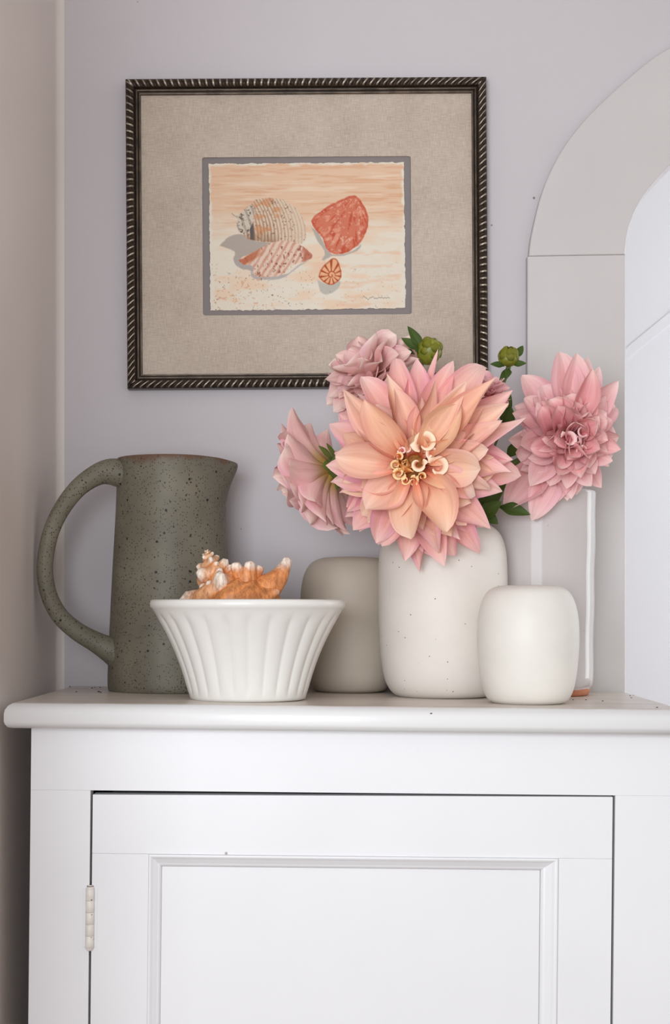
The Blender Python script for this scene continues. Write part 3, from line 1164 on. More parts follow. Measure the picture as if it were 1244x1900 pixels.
# spire: tapering whorls with rows of knobs
sa, sb = SP(412, 1108, 0.004), SP(383, 1021, 0.010)
axd = (sb - sa) / np.linalg.norm(sb - sa)
e1 = np.cross(axd, (0, 1, 0)); e1 /= np.linalg.norm(e1)
e2 = np.cross(axd, e1)
v, f, c = [], [], []
turns, nt_, ns_ = 6.0, 520, 14
Ls = np.linalg.norm(sb - sa)
KE = 3.1
for i in range(nt_ + 1):
    t = i / nt_
    th = turns * 2 * PI * t
    R = 0.033 * math.exp(-KE * t)
    rad_ = R * 0.46
    h = Ls * (1 - math.exp(-KE * t)) / (1 - math.exp(-KE))
    knob = max(0, math.cos(th * 3.5)) ** 2.5
    for q in range(ns_):
        a = 2 * PI * q / ns_
        side = math.exp(-(((a - 0.5 + PI) % (2 * PI) - PI) / 0.7) ** 2)
        rr_ = rad_ * (1 + 0.95 * knob * side)
        rd = R * 0.62 + rr_ * math.cos(a)
        hh = h + rr_ * math.sin(a) * 0.95
        p = sa + axd * hh + (e1 * math.cos(th) + e2 * math.sin(th)) * rd
        v.append(p - so)
        w = min(1, 1.5 * knob * side)
        base = CRM * (0.35 + 0.65 * t) + ORG * (0.65 - 0.65 * t)
        base = base * (0.8 if math.cos(a) < 0.2 else 1.0)
        c.append(base * (1 - w) + WHT * w)
for i in range(nt_):
    for q in range(ns_):
        q2 = (q + 1) % ns_
        f.append((i * ns_ + q, (i + 1) * ns_ + q, (i + 1) * ns_ + q2, i * ns_ + q2))
sp = new_obj('spire', v, f, mshell, shell)
col_attr(sp, np.array(c))
# tower of the shoulder with two white-tipped spines
for pts_, rr0 in (([(452, 1118, -0.006), (456, 1092, -0.010), (458, 1070, -0.011), (460, 1054, -0.011), (460, 1050, -0.011)], (0.024, 0.0155, 0.0125, 0.0105, 0.004)),
                  ([(446, 1070, -0.014), (440, 1056, -0.016), (436, 1047, -0.017), (435, 1044, -0.017)], (0.0075, 0.0066, 0.0052, 0.0015)),
                  ([(462, 1066, -0.014), (464, 1052, -0.016), (465, 1044, -0.017), (465, 1041, -0.017)], (0.0075, 0.0066, 0.0052, 0.0015)),
                  ([(470, 1072, -0.008), (479, 1060, -0.008), (484, 1052, -0.008), (485, 1050, -0.008)], (0.0070, 0.0056, 0.0038, 0.0012))):
    tw_ = tube('spine', [SP(*p_) - so for p_ in pts_], list(rr0), mshell, shell, 16, n=5)
    zz = np.array([vv_.co.z + so[2] for vv_ in tw_.data.vertices])
    t_ = (sst(SP(0, 1064)[2], SP(0, 1048)[2], zz) * (0.9 if len(pts_) == 4 else 0.3))[:, None]
    col_attr(tw_, ORG * (1 - t_) + WHT * t_)
# larger single knobs on the shoulder
for (kx, ky, dx, dy_, r0, dp) in ((372, 1088, -9, -3, 0.0068, -0.012), (386, 1080, -2, -5, 0.0058, -0.020), (410, 1056, 2, -8, 0.0058, -0.012), (430, 1050, 3, -9, 0.0062, -0.006), (440, 1056, 3, -8, 0.0060, -0.012), (376, 1066, -7, -2, 0.0048, -0.004), (404, 1044, 3, -5, 0.0046, -0.006)):
    p1 = SP(kx, ky, dp)
    p0 = SP(kx - dx * 1.6 + (8 if kx < 400 else -8), ky - dy_ * 1.9 + 5, dp + 0.008)
    kn_ = tube('knob', [p0 - so, (p0 * .45 + p1 * .55) - so, (p0 * .12 + p1 * .88) - so, p1 + (p1 - p0) * 0.06 - so], [r0 * 1.5, r0 * 1.05, r0 * 0.72, r0 * 0.15], mshell, shell, 12, n=4)
    nvk = len(kn_.data.vertices)
    tt = np.linspace(0, 1, nvk)[:, None]
    tt = sst(0.45, 0.9, tt)
    col_attr(kn_, ORG * (1 - tt) + WHT * tt)

# ------------------------------------------------------------------ vases


def vase(name, label, px, Y, rpx, profile_px, base_py, mat, mouth, seg=96, inner_depth=0.05, cat='vase'):
    """profile_px: list of (radius_px, height_px above base)"""
    k = Y / F
    x = (px - VX) * k
    root = empty(name, (x, Y, ztop(x) - 0.0002), label, cat)
    p = smooth_prof([(r * k, h * k) for r, h in profile_px], 6)
    top = p[-1][1]
    p += [(mouth - 0.0035, top - 0.003), (mouth - 0.003, top - 0.012), (mouth + 0.01, top - inner_depth)]
    v, f = lathe_data(p, seg)
    cap(v, f, 0, seg, True)
    cap(v, f, len(p) - 1, seg)
    new_obj('vase_body', v, f, mat, root)
    return root, top


M_V1 = paint_mat('cream_speckled_matte_glaze', lin((234, 227, 219)), 0.55, 0.03, 18, 220, 0.12, specks=(150, 0.10, 0.16, lin((130, 105, 85))))
M_V2 = paint_mat('ivory_matte_glaze', lin((237, 233, 225)), 0.5, 0.025, 26, 220, 0.10, specks=(120, 0.07, 0.05, lin((150, 128, 105))))
M_V3 = paint_mat('taupe_matte_glaze', lin((192, 180, 165)), 0.55, 0.03, 20, 220, 0.12, specks=(130, 0.08, 0.08, lin((120, 100, 85))))
M_V4 = paint_mat('grey_white_gloss_glaze', lin((210, 204, 202)), 0.09, 0.03, 10, 30, 0.12, (0.3, 0.3, 6), specks=(90, 0.05, 0.07, lin((120, 95, 85))), spec=0.12)
M_TERRA = paint_mat('bare_terracotta', lin((198, 128, 92)), 0.85, 0.1, 60, 300, 0.3)

VFY = 1.80
vx_f = (822 - VX) * VFY / F
vf, vtop = vase('flower_vase', 'tall cream rounded stoneware vase holding the dahlias', 822, VFY, 120,
                [(70, 0), (84, 2), (97, 12), (108, 34), (115, 75), (118.5, 130), (120, 190), (119.5, 240), (116, 275), (107, 300), (92, 315), (72, 323), (50, 326), (40, 327)], 1297, M_V1, 0.0225)
vase('small_vase', 'small ivory rounded stoneware vase standing before the tall grey vase', 980.5, 1.69, 95,
     [(58, 0), (66, 1.5), (76, 9), (84, 27), (90, 58), (93.5, 95), (94.5, 125), (92.5, 160), (86, 188), (75, 207), (58, 216.5), (38, 218.5), (24, 219)], 1309, M_V2, 0.012)
vase('taupe_vase', 'squat taupe rounded stoneware vase between bowl and flower vase', 650, 1.886, 92,
     [(50, 0), (60, 1.5), (70, 8), (79, 26), (86, 60), (90.5, 105), (92, 150), (91.5, 185), (86, 216), (74, 237), (56, 247), (36, 249.5), (26, 250)], 1284, M_V3, 0.015)
# tall glazed cylinder with bare foot
CYY = 1.868
kc = CYY / F
cx_ = (1003.5 - VX) * kc
cyl = empty('cylinder_vase', (cx_, CYY, ztop(cx_) - 0.0002), 'tall glossy grey-white cylinder vase with bare terracotta foot', 'vase')
Rc = 98 * kc
hc = 0.2445
p = [(Rc - 0.004, 0.007), (Rc - 0.0035, 0.0085), (Rc - 0.0015, 0.0105)]
p += [(Rc - 0.001 + 0.0035 * t + 0.0004 * math.sin(t * 19), 0.012 + (hc - 0.016) * t) for t in np.linspace(0, 1, 24)]
p += [(Rc + 0.0022, hc - 0.0015), (Rc + 0.001, hc), (Rc - 0.0012, hc - 0.0012), (Rc - 0.003, hc - 0.006), (Rc - 0.004, 0.02)]
v, f = lathe_data(p, 128)
# ragged glaze line at the foot
v = [(x, y, z + (0.0022 * float(fbm(np.array([math.atan2(y, x) * 7]), np.array([1.0]), 3)[0]) if z < 0.0112 else 0)) for x, y, z in v]
cap(v, f, len(p) - 1, 128)
new_obj('vase_body', v, f, M_V4, cyl)
p = [(Rc - 0.009, 0.0), (Rc - 0.0065, 0.0006), (Rc - 0.005, 0.004), (Rc - 0.0040, 0.0085), (Rc - 0.006, 0.012)]
v, f = lathe_data(p, 96)
cap(v, f, 0, 96, True)
new_obj('foot', v, f, M_TERRA, cyl)


# ------------------------------------------------------------------ flowers
def petal_material(name, trans=0.12):
    m, nt, b = mat_new(name)
    at = node(nt, 'ShaderNodeVertexColor', layer_name='Col')
    uv = nt.nodes.new('ShaderNodeUVMap')
    uv.uv_map = 'UVMap'
    mp = nt.nodes.new('ShaderNodeMapping')
    mp.inputs['Scale'].default_value = (8, 0.7, 1)
    nt.links.new(uv.outputs[0], mp.inputs[0])
    n = noise(nt, mp.outputs[0], 1.0, 3, 0.6)
    r = ramp(nt, n, [(0.3, (0.92, 0.80, 0.78)), (0.62, (1.04, 1.02, 1.02))])
    c = mixc(nt, 1.0, at.outputs[0], r.outputs[0], 'MULTIPLY')
    nt.links.new(c, b.inputs['Base Color'])
    b.inputs['Roughness'].default_value = 0.55
    b.inputs['Specular IOR Level'].default_value = 0.25
    bump(nt, b, n, 0.35, 0.0009)
    tr = nt.nodes.new('ShaderNodeBsdfTranslucent')
    nt.links.new(c, tr.inputs[0])
    mx = nt.nodes.new('ShaderNodeMixShader')
    mx.inputs[0].default_value = trans
    nt.links.new(b.outputs[0], mx.inputs[1])
    nt.links.new(tr.outputs[0], mx.inputs[2])
    nt.links.new(mx.outputs[0], nt.nodes['Material Output'].inputs[0])
    return m


M_PETAL = petal_material('dahlia_petal')
M_ROLL, nt, b = mat_new('dahlia_rolled_petal')
at = node(nt, 'ShaderNodeVertexColor', layer_name='Col')
nt.links.new(at.outputs[0], b.inputs['Base Color'])
b.inputs['Roughness'].default_value = 0.55
b.inputs['Specular IOR Level'].default_value = 0.25
M_LEAF = petal_material('dahlia_leaf', 0.1)
M_STEM = paint_mat('dahlia_stem_green', lin((96, 112, 52)), 0.5, 0.15, 60, 200, 0.2)
M_BUD = paint_mat('dahlia_bud_green', lin((142, 148, 48)), 0.4, 0.2, 90, 200, 0.2)
NT, NS = 14, 10
TT = np.linspace(0, 1, NT + 1)
SS = np.linspace(-1, 1, NS + 1)
PF = [(i * (NS + 1) + j, i * (NS + 1) + j + 1, (i + 1) * (NS + 1) + j + 1, (i + 1) * (NS + 1) + j) for i in range(NT) for j in range(NS)]


def frame_axes(A):
    A = np.array(A, float); A /= np.linalg.norm(A)
    # U points to the right and V up when the flower faces the camera (A = -Y)
    U = np.cross((0, 0, 1), A); U /= np.linalg.norm(U)
    V = np.cross(A, U)
    return A, U, V


def petal(root, ctr, axes, phi, reach, width, rb=0.012, hb=0.0, b0=30, b1=0, k0=1.2, k1=0.5, twist=0.0, sway=0.0, tipn=1.0, pal=None, name='petal', wmax=0.58, basew=0.30, wav=0.0, mat=None, curl=0.0, roll=0.0, Lfix=None):
    A, U, V = axes
    rd = U * math.cos(phi) + V * math.sin(phi)
    az = np.cross(A, rd)
    tt = TT
    be = np.radians(b0 + (b1 - b0) * (tt ** 0.9)) + np.radians(curl) * np.clip((tt - 0.65) / 0.35, 0, 1) ** 2
    sw = sway * tt
    dt = 1.0 / NT
    cb = np.cos(be) * np.cos(sw)
    tot = float(np.sum((cb[1:] + cb[:-1]) / 2) * dt)
    L = Lfix if Lfix else max(reach - rb, 0.004) / max(tot, 0.3)
    dr = np.concatenate([[0], np.cumsum((cb[1:] + cb[:-1]) / 2) * dt * L])
    sa_ = np.sin(be)
    dh = np.concatenate([[0], np.cumsum((sa_[1:] + sa_[:-1]) / 2) * dt * L])
    ss_ = np.cos(be) * np.sin(sw)
    da = np.concatenate([[0], np.cumsum((ss_[1:] + ss_[:-1]) / 2) * dt * L])
    q = np.clip(tt / wmax, 0, 1)
    wprof = basew + (1 - basew) * (q * q * (3 - 2 * q))
    q2 = np.clip((tt - wmax) / (1 - wmax), 0, 1)
    wprof = wprof * (1 - q2 ** (1.9 * tipn)) ** 0.85
    wprof = np.maximum(wprof, 0.015)
    hw = width / 2 * wprof
    kap = k0 + (k1 - k0) * tt
    ph0 = rng.random() * 6.28
    asym = rng.uniform(-0.3, 1.3)
    P = np.zeros((NT + 1, NS + 1, 3))
    for i in range(NT + 1):
        tan = rd * cb[i] + az * ss_[i] + A * sa_[i]
        tan /= np.linalg.norm(tan)
        nm = A * math.cos(be[i]) - rd * math.sin(be[i])
        sd = np.cross(nm, tan)
        sd /= np.linalg.norm(sd)
        nm = np.cross(tan, sd)
        tw = twist * tt[i] ** 1.5
        s2 = sd * math.cos(tw) + nm * math.sin(tw)
        n2 = nm * math.cos(tw) - sd * math.sin(tw)
        c = ctr + rd * (rb + dr[i]) + az * da[i] + A * (hb + dh[i])
        kk = max(kap[i], 0.05) if kap[i] >= 0 else min(kap[i], -0.05)
        for j in range(NS + 1):
            s = SS[j]
            off = hw[i] / max(math.sin(min(abs(kk), 1.4)) / abs(kk), 0.5)
            x = off * math.sin(kk * s) / kk
            h = off * (1 - math.cos(kk * s)) / kk
            h += hw[i] * 0.07 * (math.exp(-(s / 0.28) ** 2)) * -1
            h += hw[i] * 0.045 * math.cos(s * 7.5 + ph0) * min(1, 2.5 * tt[i]) * (1 - tt[i] ** 3)
            h += roll * hw[i] * abs(s) ** 3.5 * (0.35 + 0.65 * tt[i]) * (1.0 if s > 0 else asym)
            h += wav * hw[i] * s * s * math.sin(tt[i] * 9 + ph0 + (2 if s > 0 else 0))
            P[i, j] = c + s2 * x + n2 * h
    v = P.reshape(-1, 3) - np.array(root.location)
    o = new_obj(name, v, PF, mat or M_PETAL, root)
    # colours
    T_, S_ = np.meshgrid(TT, SS, indexing='ij')
    base, mid, edge, tip = [np.array(lin(c_)) for c_ in pal[:4]]
    jit = 1 + (rng.random() - 0.5) * 0.10
    pk = rng.random() * pal[4]
    tb = sst(0.0, 0.48, T_)[..., None]
    c = base * (1 - tb) + mid * tb
    ed = (np.abs(S_) ** 2.2 * (0.45 + 0.5 * pk) * sst(0.15, 0.7, T_))[..., None]
    c = c * (1 - ed) + edge * ed
    st = (np.clip(np.sin(S_ * 4.2 + ph0) * np.sin(S_ * 7.1 + ph0 * 2), 0, 1) * 0.5 * pk * sst(0.2, 0.5, T_))[..., None]
    c = c * (1 - st) + edge * 0.92 * st
    tp = (sst(0.7, 1.0, T_) * 0.75)[..., None]
    c = c * (1 - tp) + tip * tp
    c = np.clip(c * jit, 0, 0.95)
    col_attr(o, c.reshape(-1, 3))
    uvl = o.data.uv_layers.new(name='UVMap')
    uu_ = np.stack([(S_ * 0.5 + 0.5) + ph0 * 3, T_ + ph0], -1).reshape(-1, 2)
    li = np.zeros(len(o.data.loops), dtype=np.int32)
    o.data.loops.foreach_get('vertex_index', li)
    uvl.data.foreach_set('uv', uu_[li].ravel().astype(np.float32))
    return o


def leaf_blade(root, p0, p1, width, up=(0, -1, 0.3), bend=0.15, pal=((60, 82, 36), (74, 98, 44), (64, 88, 40), (70, 92, 44), 0.2), name='leaf', cup_=0.7):
    """leaf from p0 to p1, face roughly towards up"""
    p0, p1 = np.array(p0, float), np.array(p1, float)
    A = np.array(up, float); A /= np.linalg.norm(A)
    d = p1 - p0
    L = np.linalg.norm(d)
    dA = float(d @ A)
    rad_ = d - A * dA
    rl = np.linalg.norm(rad_)
    U = rad_ / rl
    V = np.cross(A, U)
    e = math.degrees(math.atan2(dA, rl))
    return petal(root, p0, (A, U, V), 0.0, rl, width, rb=0.0, hb=0.0, b0=e + bend * 100, b1=e - bend * 100, k0=cup_, k1=cup_ * 0.6, pal=pal, name=name, basew=0.15, wmax=0.45, tipn=0.75, mat=M_LEAF)


MOUTH = np.array([vx_f, VFY, ztop(vx_f) + vtop])


def add_stem(root, ctr, A, r=0.0032, off=(0, 0), fwd=0.02):
    o = np.array(root.location)
    back = ctr - A * fwd
    m_top = MOUTH + np.array([off[0], off[1], 0.004])
    m_bot = MOUTH + np.array([off[0] * -0.4, off[1] * -0.4, -0.045])
    midp = (back - A * 0.03 + m_top) / 2 + np.array([0, 0, 0.012])
    return tube('stem', [q - o for q in (m_bot, m_top, midp, back - A * 0.012, ctr - A * 0.004)], [r, r, r, r * 1.1, r * 1.4], M_STEM, root, 10, n=6)


def calyx(root, ctr, A, r=0.011):
    A, U, V = frame_axes(A)
    o = np.array(root.location)
    seg = 24
    pr_ = [(r * 0.35, -r * 1.3), (r * 0.8, -r * 1.0), (r * 1.05, -r * 0.4), (r * 1.0, 0.1 * r), (r * 0.6, r * 0.5), (0.0008, r * 0.6)]
    v, f = lathe_data(smooth_prof(pr_, 3), seg)
    v = [ctr + U * x + V * y + A * z - o for x, y, z in v]
    return new_obj('calyx', v, f, M_STEM, root)


def disc(root, ctr, A, r, h, c1=(196, 140, 60)):
    A, U, V = frame_axes(A)
    o = np.array(root.location)
    v, f = lathe_data([(r * math.cos(a), h + r * 0.6 * math.sin(a)) for a in np.linspace(-0.4, PI / 2 - 0.03, 8)], 28)
    v = [ctr + U * x + V * y + A * z - o for x, y, z in v]
    return new_obj('flower_eye', v, f, M_EYE, root)


M_EYE = paint_mat('ochre_flower_eye', lin((190, 130, 56)), 0.7, 0.3, 300, 500, 0.8)


def dahlia(root, ctr, A, R, N, pal_in, pal_out, f0=0.0, rb=0.012, dome=0.03, seed=1, depth=1.0, wfac=1.0, back=95):
    """spiral of petals, inner to outer; back = how far the outer ones reflex from the axis (deg)"""
    global rng
    rng = random.Random(seed)
    axes = frame_axes(A)
    for k_ in range(N):
        fr = f0 + (1 - f0) * (k_ + 0.5) / N
        phi = k_ * 2.39996 + rng.uniform(-0.22, 0.22)
        reach = R * (0.20 + 0.80 * fr ** 0.75) * rng.uniform(0.9, 1.07)
        b_start = 78 - (78 - (90 - back + 22)) * fr ** 0.8
        b_end = 60 - (60 - (90 - back - 14)) * fr ** 0.7
        pal = [tuple(np.array(a_) * (1 - fr) + np.array(b_) * fr) for a_, b_ in zip(pal_in[:4], pal_out[:4])] + [pal_out[4]]
        petal(root, ctr, axes, phi, reach, R * (0.30 + 0.08 * fr) * wfac * rng.uniform(0.82, 1.2), rb=rb * (0.35 + 0.65 * fr), hb=dome * (0.45 - 0.75 * fr) * depth,
              b0=b_start + rng.uniform(-10, 10), b1=b_end + rng.uniform(-22, 18), k0=1.6 - 0.4 * fr, k1=1.2 - 0.55 * fr + rng.uniform(-0.3, 0.3),
              twist=rng.uniform(-0.6, 0.6), sway=rng.uniform(-0.35, 0.35), tipn=(1.9 - 1.2 * fr) * rng.uniform(0.85, 1.2), pal=pal, wav=rng.uniform(0.05, 0.25), curl=rng.uniform(-40, 35), roll=rng.uniform(-0.4, 0.35))


GRP = 'dahlias in the cream vase'
PEACH_IN = ((234, 136, 84), (255, 214, 174), (254, 214, 184), (255, 226, 200), 0.4)
PEACH = ((242, 142, 104), (255, 206, 172), (250, 188, 178), (255, 220, 198), 0.8)
PEACH_OUT = ((238, 138, 118), (252, 192, 178), (232, 156, 186), (254, 218, 212), 1.2)
PINK_IN = ((196, 84, 96), (240, 172, 174), (250, 214, 212), (253, 228, 220), 0.7)
PINK = ((218, 122, 130), (247, 198, 198), (246, 204, 214), (254, 228, 222), 0.9)
UPPER = ((226, 164, 120), (248, 212, 204), (244, 204, 214), (254, 236, 226), 0.9)
ROLLPINK = ((204, 100, 110), (240, 174, 178), (246, 196, 198), (248, 206, 204), 0.5)
PALEPINK = ((190, 150, 72), (248, 204, 198), (243, 192, 206), (252, 230, 218), 0.9)
PALEMIX = ((236, 140, 120), (253, 204, 190), (238, 172, 196), (255, 228, 220), 1.0)

# ---- big peach dahlia
MY = 1.685
mk = 1.66 / F
mc = np.array([(768 - VX) * MY / F, MY, CZ - (866 - VY) * MY / F])
main = empty('dahlia', tuple(mc), 'largest dahlia, wide-open peach petals with ochre eye, drooping over the cream vase', 'flower', GRP)
Am = np.array([-0.05, -1.0, 0.0]); Am /= np.linalg.norm(Am)
axm = frame_axes(Am)
# outer skirt
rng = random.Random(4)
for k_ in range(34):
    phi = k_ / 34 * 2 * PI + rng.uniform(-0.1, 0.1)
    reach = (168 + 14 * math.sin(phi + 0.6) + rng.uniform(-12, 12)) * mk
    petal(main, mc, axm, phi, reach, 60 * mk * rng.uniform(0.8, 1.2), rb=0.010, hb=-0.016, b0=10, b1=-16 + rng.uniform(-14, 12), k0=1.0, k1=rng.uniform(0.3, 0.9), twist=rng.uniform(-0.8, 0.8), sway=rng.uniform(-0.3, 0.3), tipn=rng.uniform(0.55, 1.0), pal=PEACH_OUT, wav=0.2, roll=rng.uniform(-0.5, 0.3), curl=rng.uniform(-35, 35))
for k_ in range(26):
    phi = k_ / 26 * 2 * PI + rng.uniform(-0.12, 0.12)
    reach = (140 + rng.uniform(-12, 12)) * mk
    petal(main, mc, axm, phi, reach, 60 * mk * rng.uniform(0.8, 1.2), rb=0.010, hb=-0.010, b0=22, b1=-4 + rng.uniform(-14, 14), k0=1.1, k1=rng.uniform(0.3, 0.9), twist=rng.uniform(-0.6, 0.6), sway=rng.uniform(-0.3, 0.3), tipn=rng.uniform(0.6, 1.0), pal=PEACH, wav=0.2, roll=rng.uniform(-0.5, 0.3), curl=rng.uniform(-35, 35))
# petals that can be told apart one by one: tip x, tip y, width, layer, twist, sway, tip bluntness
HAND = [
    (626, 740, 56, 2, 0.2, 0.0, 0.8), (672, 752, 54, 3, -0.2, 0.0, 0.75), (606, 786, 56, 1, 0.1, 0.1, 0.9), (604, 878, 50, 1, 0.2, 0.0, 0.9),
    (622, 862, 60, 3, -0.1, 0.0, 1.1), (618, 905, 50, 1, 0.1, 0.0, 0.9), (632, 926, 34, 0, 0.3, 0.1, 0.7), (664, 986, 46, 0, 0.1, 0.1, 0.7),
    (686, 955, 70, 3, 0.15, -0.1, 1.5), (690, 1006, 52, 1, 0.0, 0.1, 1.3), (722, 1020, 46, 1, 0.0, 0.0, 1.3), (762, 1002, 58, 3, 0.3, 0.35, 1.4),
    (764, 1044, 52, 0, -0.2, 0.0, 0.9), (784, 1063, 44, 0, 0.5, 0.0, 0.6), (812, 1056, 52, 0, 0.1, 0.0, 0.8), (838, 986, 70, 3, -0.25, -0.1, 0.8),
    (810, 1030, 44, 1, 0.5, 0.0, 0.6), (850, 1030, 50, 0, 0.2, 0.0, 0.9), (904, 1020, 54, 0, 0.1, 0.15, 0.7), (918, 976, 54, 1, 0.2, 0.1, 0.7),
    (880, 928, 48, 3, -0.4, -0.25, 0.9), (868, 945, 54, 2, 0.3, 0.1, 1.2), (934, 916, 52, 1, 0.2, 0.0, 0.7), (950, 884, 50, 1, -0.3, -0.2, 0.6),
    (972, 880, 60, 0, -0.2, -0.1, 0.8), (914, 900, 40, 2, 0.3, 0.0, 0.8), (892, 872, 62, 3, 0.1, 0.1, 1.5), (936, 798, 44, 2, -0.2, 0.0, 0.7),
    (979, 781, 42, 1, -0.3, 0.0, 0.6), (938, 744, 50, 2, -0.2, 0.0, 0.7), (952, 724, 46, 1, 0.1, 0.0, 0.7), (920, 712, 44, 2, -0.3, 0.1, 0.6),
    (886, 668, 58, 1, 0.1, -0.1, 0.9), (858, 762, 58, 4, 0.1, 0.0, 0.9), (856, 712, 44, 3, 0.4, 0.0, 0.6), (826, 664, 48, 1, 0.1, 0.0, 0.7),
    (822, 716, 40, 3, 0.8, -0.2, 0.7), (782, 660, 52, 1, 0.1, 0.0, 0.7), (780, 742, 42, 3, 0.3, 0.0, 0.9), (735, 660, 48, 1, -0.1, 0.0, 0.8),
    (742, 725, 40, 3, 0.3, 0.25, 0.8), (684, 690, 54, 1, 0.15, 0.0, 0.9), (708, 700, 40, 2, 0.3, 0.1, 0.6), (700, 752, 44, 2, 0.0, 0.1, 0.7),
    (655, 800, 44, 3, 0.15, 0.15, 0.9), (668, 905, 52, 2, 0.1, -0.1, 1.1), (735, 965, 48, 2, 0.0, 0.1, 1.2),
    (790, 985, 50, 2, 0.2, -0.1, 0.8), (846, 830, 46, 4, 0.2, -0.1, 1.0), (905, 770, 46, 2, 0.0, 0.0, 0.7), (906, 836, 52, 2, 0.1, 0.0, 0.9),
    (868, 905, 40, 3, 0.4, 0.2, 0.8), (797, 637, 16, 0, 0.2, 0.0, 0.8), (875, 800, 42, 3, -0.3, 0.1, 0.7), (890, 745, 40, 2, 0.4, -0.2, 0.6), (860, 1000, 44, 1, 0.5, 0.2, 0.7), (645, 955, 40, 0, 0.4, 0.2, 0.7),
]
LAY = {0: (-0.014, 14, -14, 0.9, 0.5, PEACH_OUT), 1: (-0.007, 30, -10, 1.0, 0.6, PEACH_OUT), 2: (0.001, 44, -8, 1.2, 0.75, PEACH), 3: (0.009, 56, -10, 1.3, 0.8, PEACH), 4: (0.013, 64, 4, 1.3, 0.8, PEACH_IN)}
rng = random.Random(9)
for (tx, ty, wd, ly, tw, sw, tn) in HAND:
    u_, w_ = (tx - 768) * mk, -(ty - 866) * mk
    hb, b0, b1, k0, k1, pal = LAY[ly]
    mixf = random.Random(tx * 13 + ty).uniform(0, 0.7) if 0 < ly < 4 else 0.1
    pal = [tuple(np.array(a_) * (1 - mixf) + np.array(b_) * mixf) for a_, b_ in zip(pal[:4], PALEMIX[:4])] + [pal[4]]
    rc_ = math.hypot(u_, w_)
    petal(main, mc, axm, math.atan2(w_, u_) - sw * 0.5, rc_, wd * 1.14 * mk, rb=0.011 if ly < 3 else 0.014, hb=hb, b0=b0 + rng.uniform(-8, 8), b1=b1 + rng.uniform(-16, 10), k0=k0 + 0.25, k1=k1 + rng.uniform(-0.2, 0.55),
          twist=(tw + rng.uniform(-0.3, 0.3)) * 1.7, sway=sw + rng.uniform(-0.2, 0.2), tipn=tn, pal=pal, wav=rng.uniform(0.15, 0.36), basew=0.28, curl=rng.uniform(-50, 50), roll=rng.uniform(-0.8, 0.6))
# rolled petals round the eye: azimuth deg, reach px, width px, roll, curl
def eye_petals(root, ctr, axes, ref, k, rows):
    """rolled and funnel-shaped petals round the eye: base x, base y (photo pixels), azimuth, length px, width px, ..."""
    for (ex, ey, az_, ln, wd, k0, k1, b0, b1, hb, tn, cl, pal) in rows:
        cc = ctr + axes[1] * ((ex - ref[0]) * k) - axes[2] * ((ey - ref[1]) * k)
        petal(root, cc, axes, math.radians(az_), ln * k, wd * k, rb=0.0, hb=hb, b0=b0, b1=b1, k0=k0, k1=k1, twist=rng.uniform(-0.4, 0.4), sway=rng.uniform(-0.3, 0.3), tipn=tn, pal=pal, wav=0.12, basew=0.6, curl=cl, roll=rng.uniform(-0.5, 0.1), Lfix=ln * k)


def curl_petal(root, ctr, axes, ref, k, ex, ey, r0, r1, turns, a0, h0, h1, pal, name='rolled_petal'):
    """petal rolled up like a scroll with a flared lip, seen end on"""
    A, U, V = axes
    cc = ctr + U * ((ex - ref[0]) * k) - V * ((ey - ref[1]) * k) - np.array(root.location)
    n = int(22 * turns)
    rows = ((0.35, 0.0), (0.55, 0.45), (0.8, 0.8), (1.12, 1.0), (1.5, 1.08), (1.85, 1.06))
    v, f, c = [], [], []
    base, mid, edge, tip = [np.array(lin(q)) for q in pal[:4]]
    for i in range(n + 1):
        t = i / n
        an_ = math.radians(a0) + turns * 2 * PI * t
        r = (r0 + (r1 - r0) * t ** 1.2) * k
        fl = math.sin(PI * min(1, t * 1.15)) ** 0.4 if t < 0.87 else max(0.05, 1 - (t - 0.87) / 0.13) ** 0.5
        for (rf, hf) in rows:
            rr = r * (1 + (rf - 1) * fl)
            v.append(cc + U * rr * math.cos(an_) + V * rr * math.sin(an_) + A * (h0 + (h1 - h0) * hf * (0.75 + 0.25 * fl)))
            c.append(base * (1 - hf ** 1.5) + (mid if rf < 0.9 else tip) * hf ** 1.5)
    m_ = len(rows)
    for i in range(n):
        for q in range(m_ - 1):
            f.append((i * m_ + q, (i + 1) * m_ + q, (i + 1) * m_ + q + 1, i * m_ + q + 1))
    o = new_obj(name, v, f, M_ROLL, root)
    col_attr(o, np.array(c))
    return o


GOLD = ((200, 112, 44), (240, 170, 96), (250, 204, 140), (252, 216, 160), 0.4)
CREAM = ((212, 104, 72), (252, 206, 168), (254, 220, 190), (255, 222, 192), 0.2)
eye_petals(main, mc, axm, (768, 866), mk, [
    (796, 872, -14, 74, 76, 1.5, 0.5, 62, -26, 0.016, 0.75, -40, CREAM), (804, 848, 28, 66, 60, 1.6, 0.6, 60, -6, 0.014, 0.9, -20, CREAM), (780, 892, -60, 76, 66, 1.3, 0.5, 55, -25, 0.010, 0.7, -30, PEACH_OUT), (760, 836, 110, 56, 46, 1.5, 0.9, 60, 5, 0.010, 1.0, 0, CREAM),
    (774, 846, 75, 50, 46, 1.6, 0.9, 66, 15, 0.012, 1.0, 0, CREAM), (748, 872, 190, 40, 34, 1.6, 1.0, 66, 20, 0.008, 1.2, 0, CREAM), (760, 890, 240, 44, 36, 1.5, 0.9, 62, 10, 0.008, 1.0, 0, CREAM)])
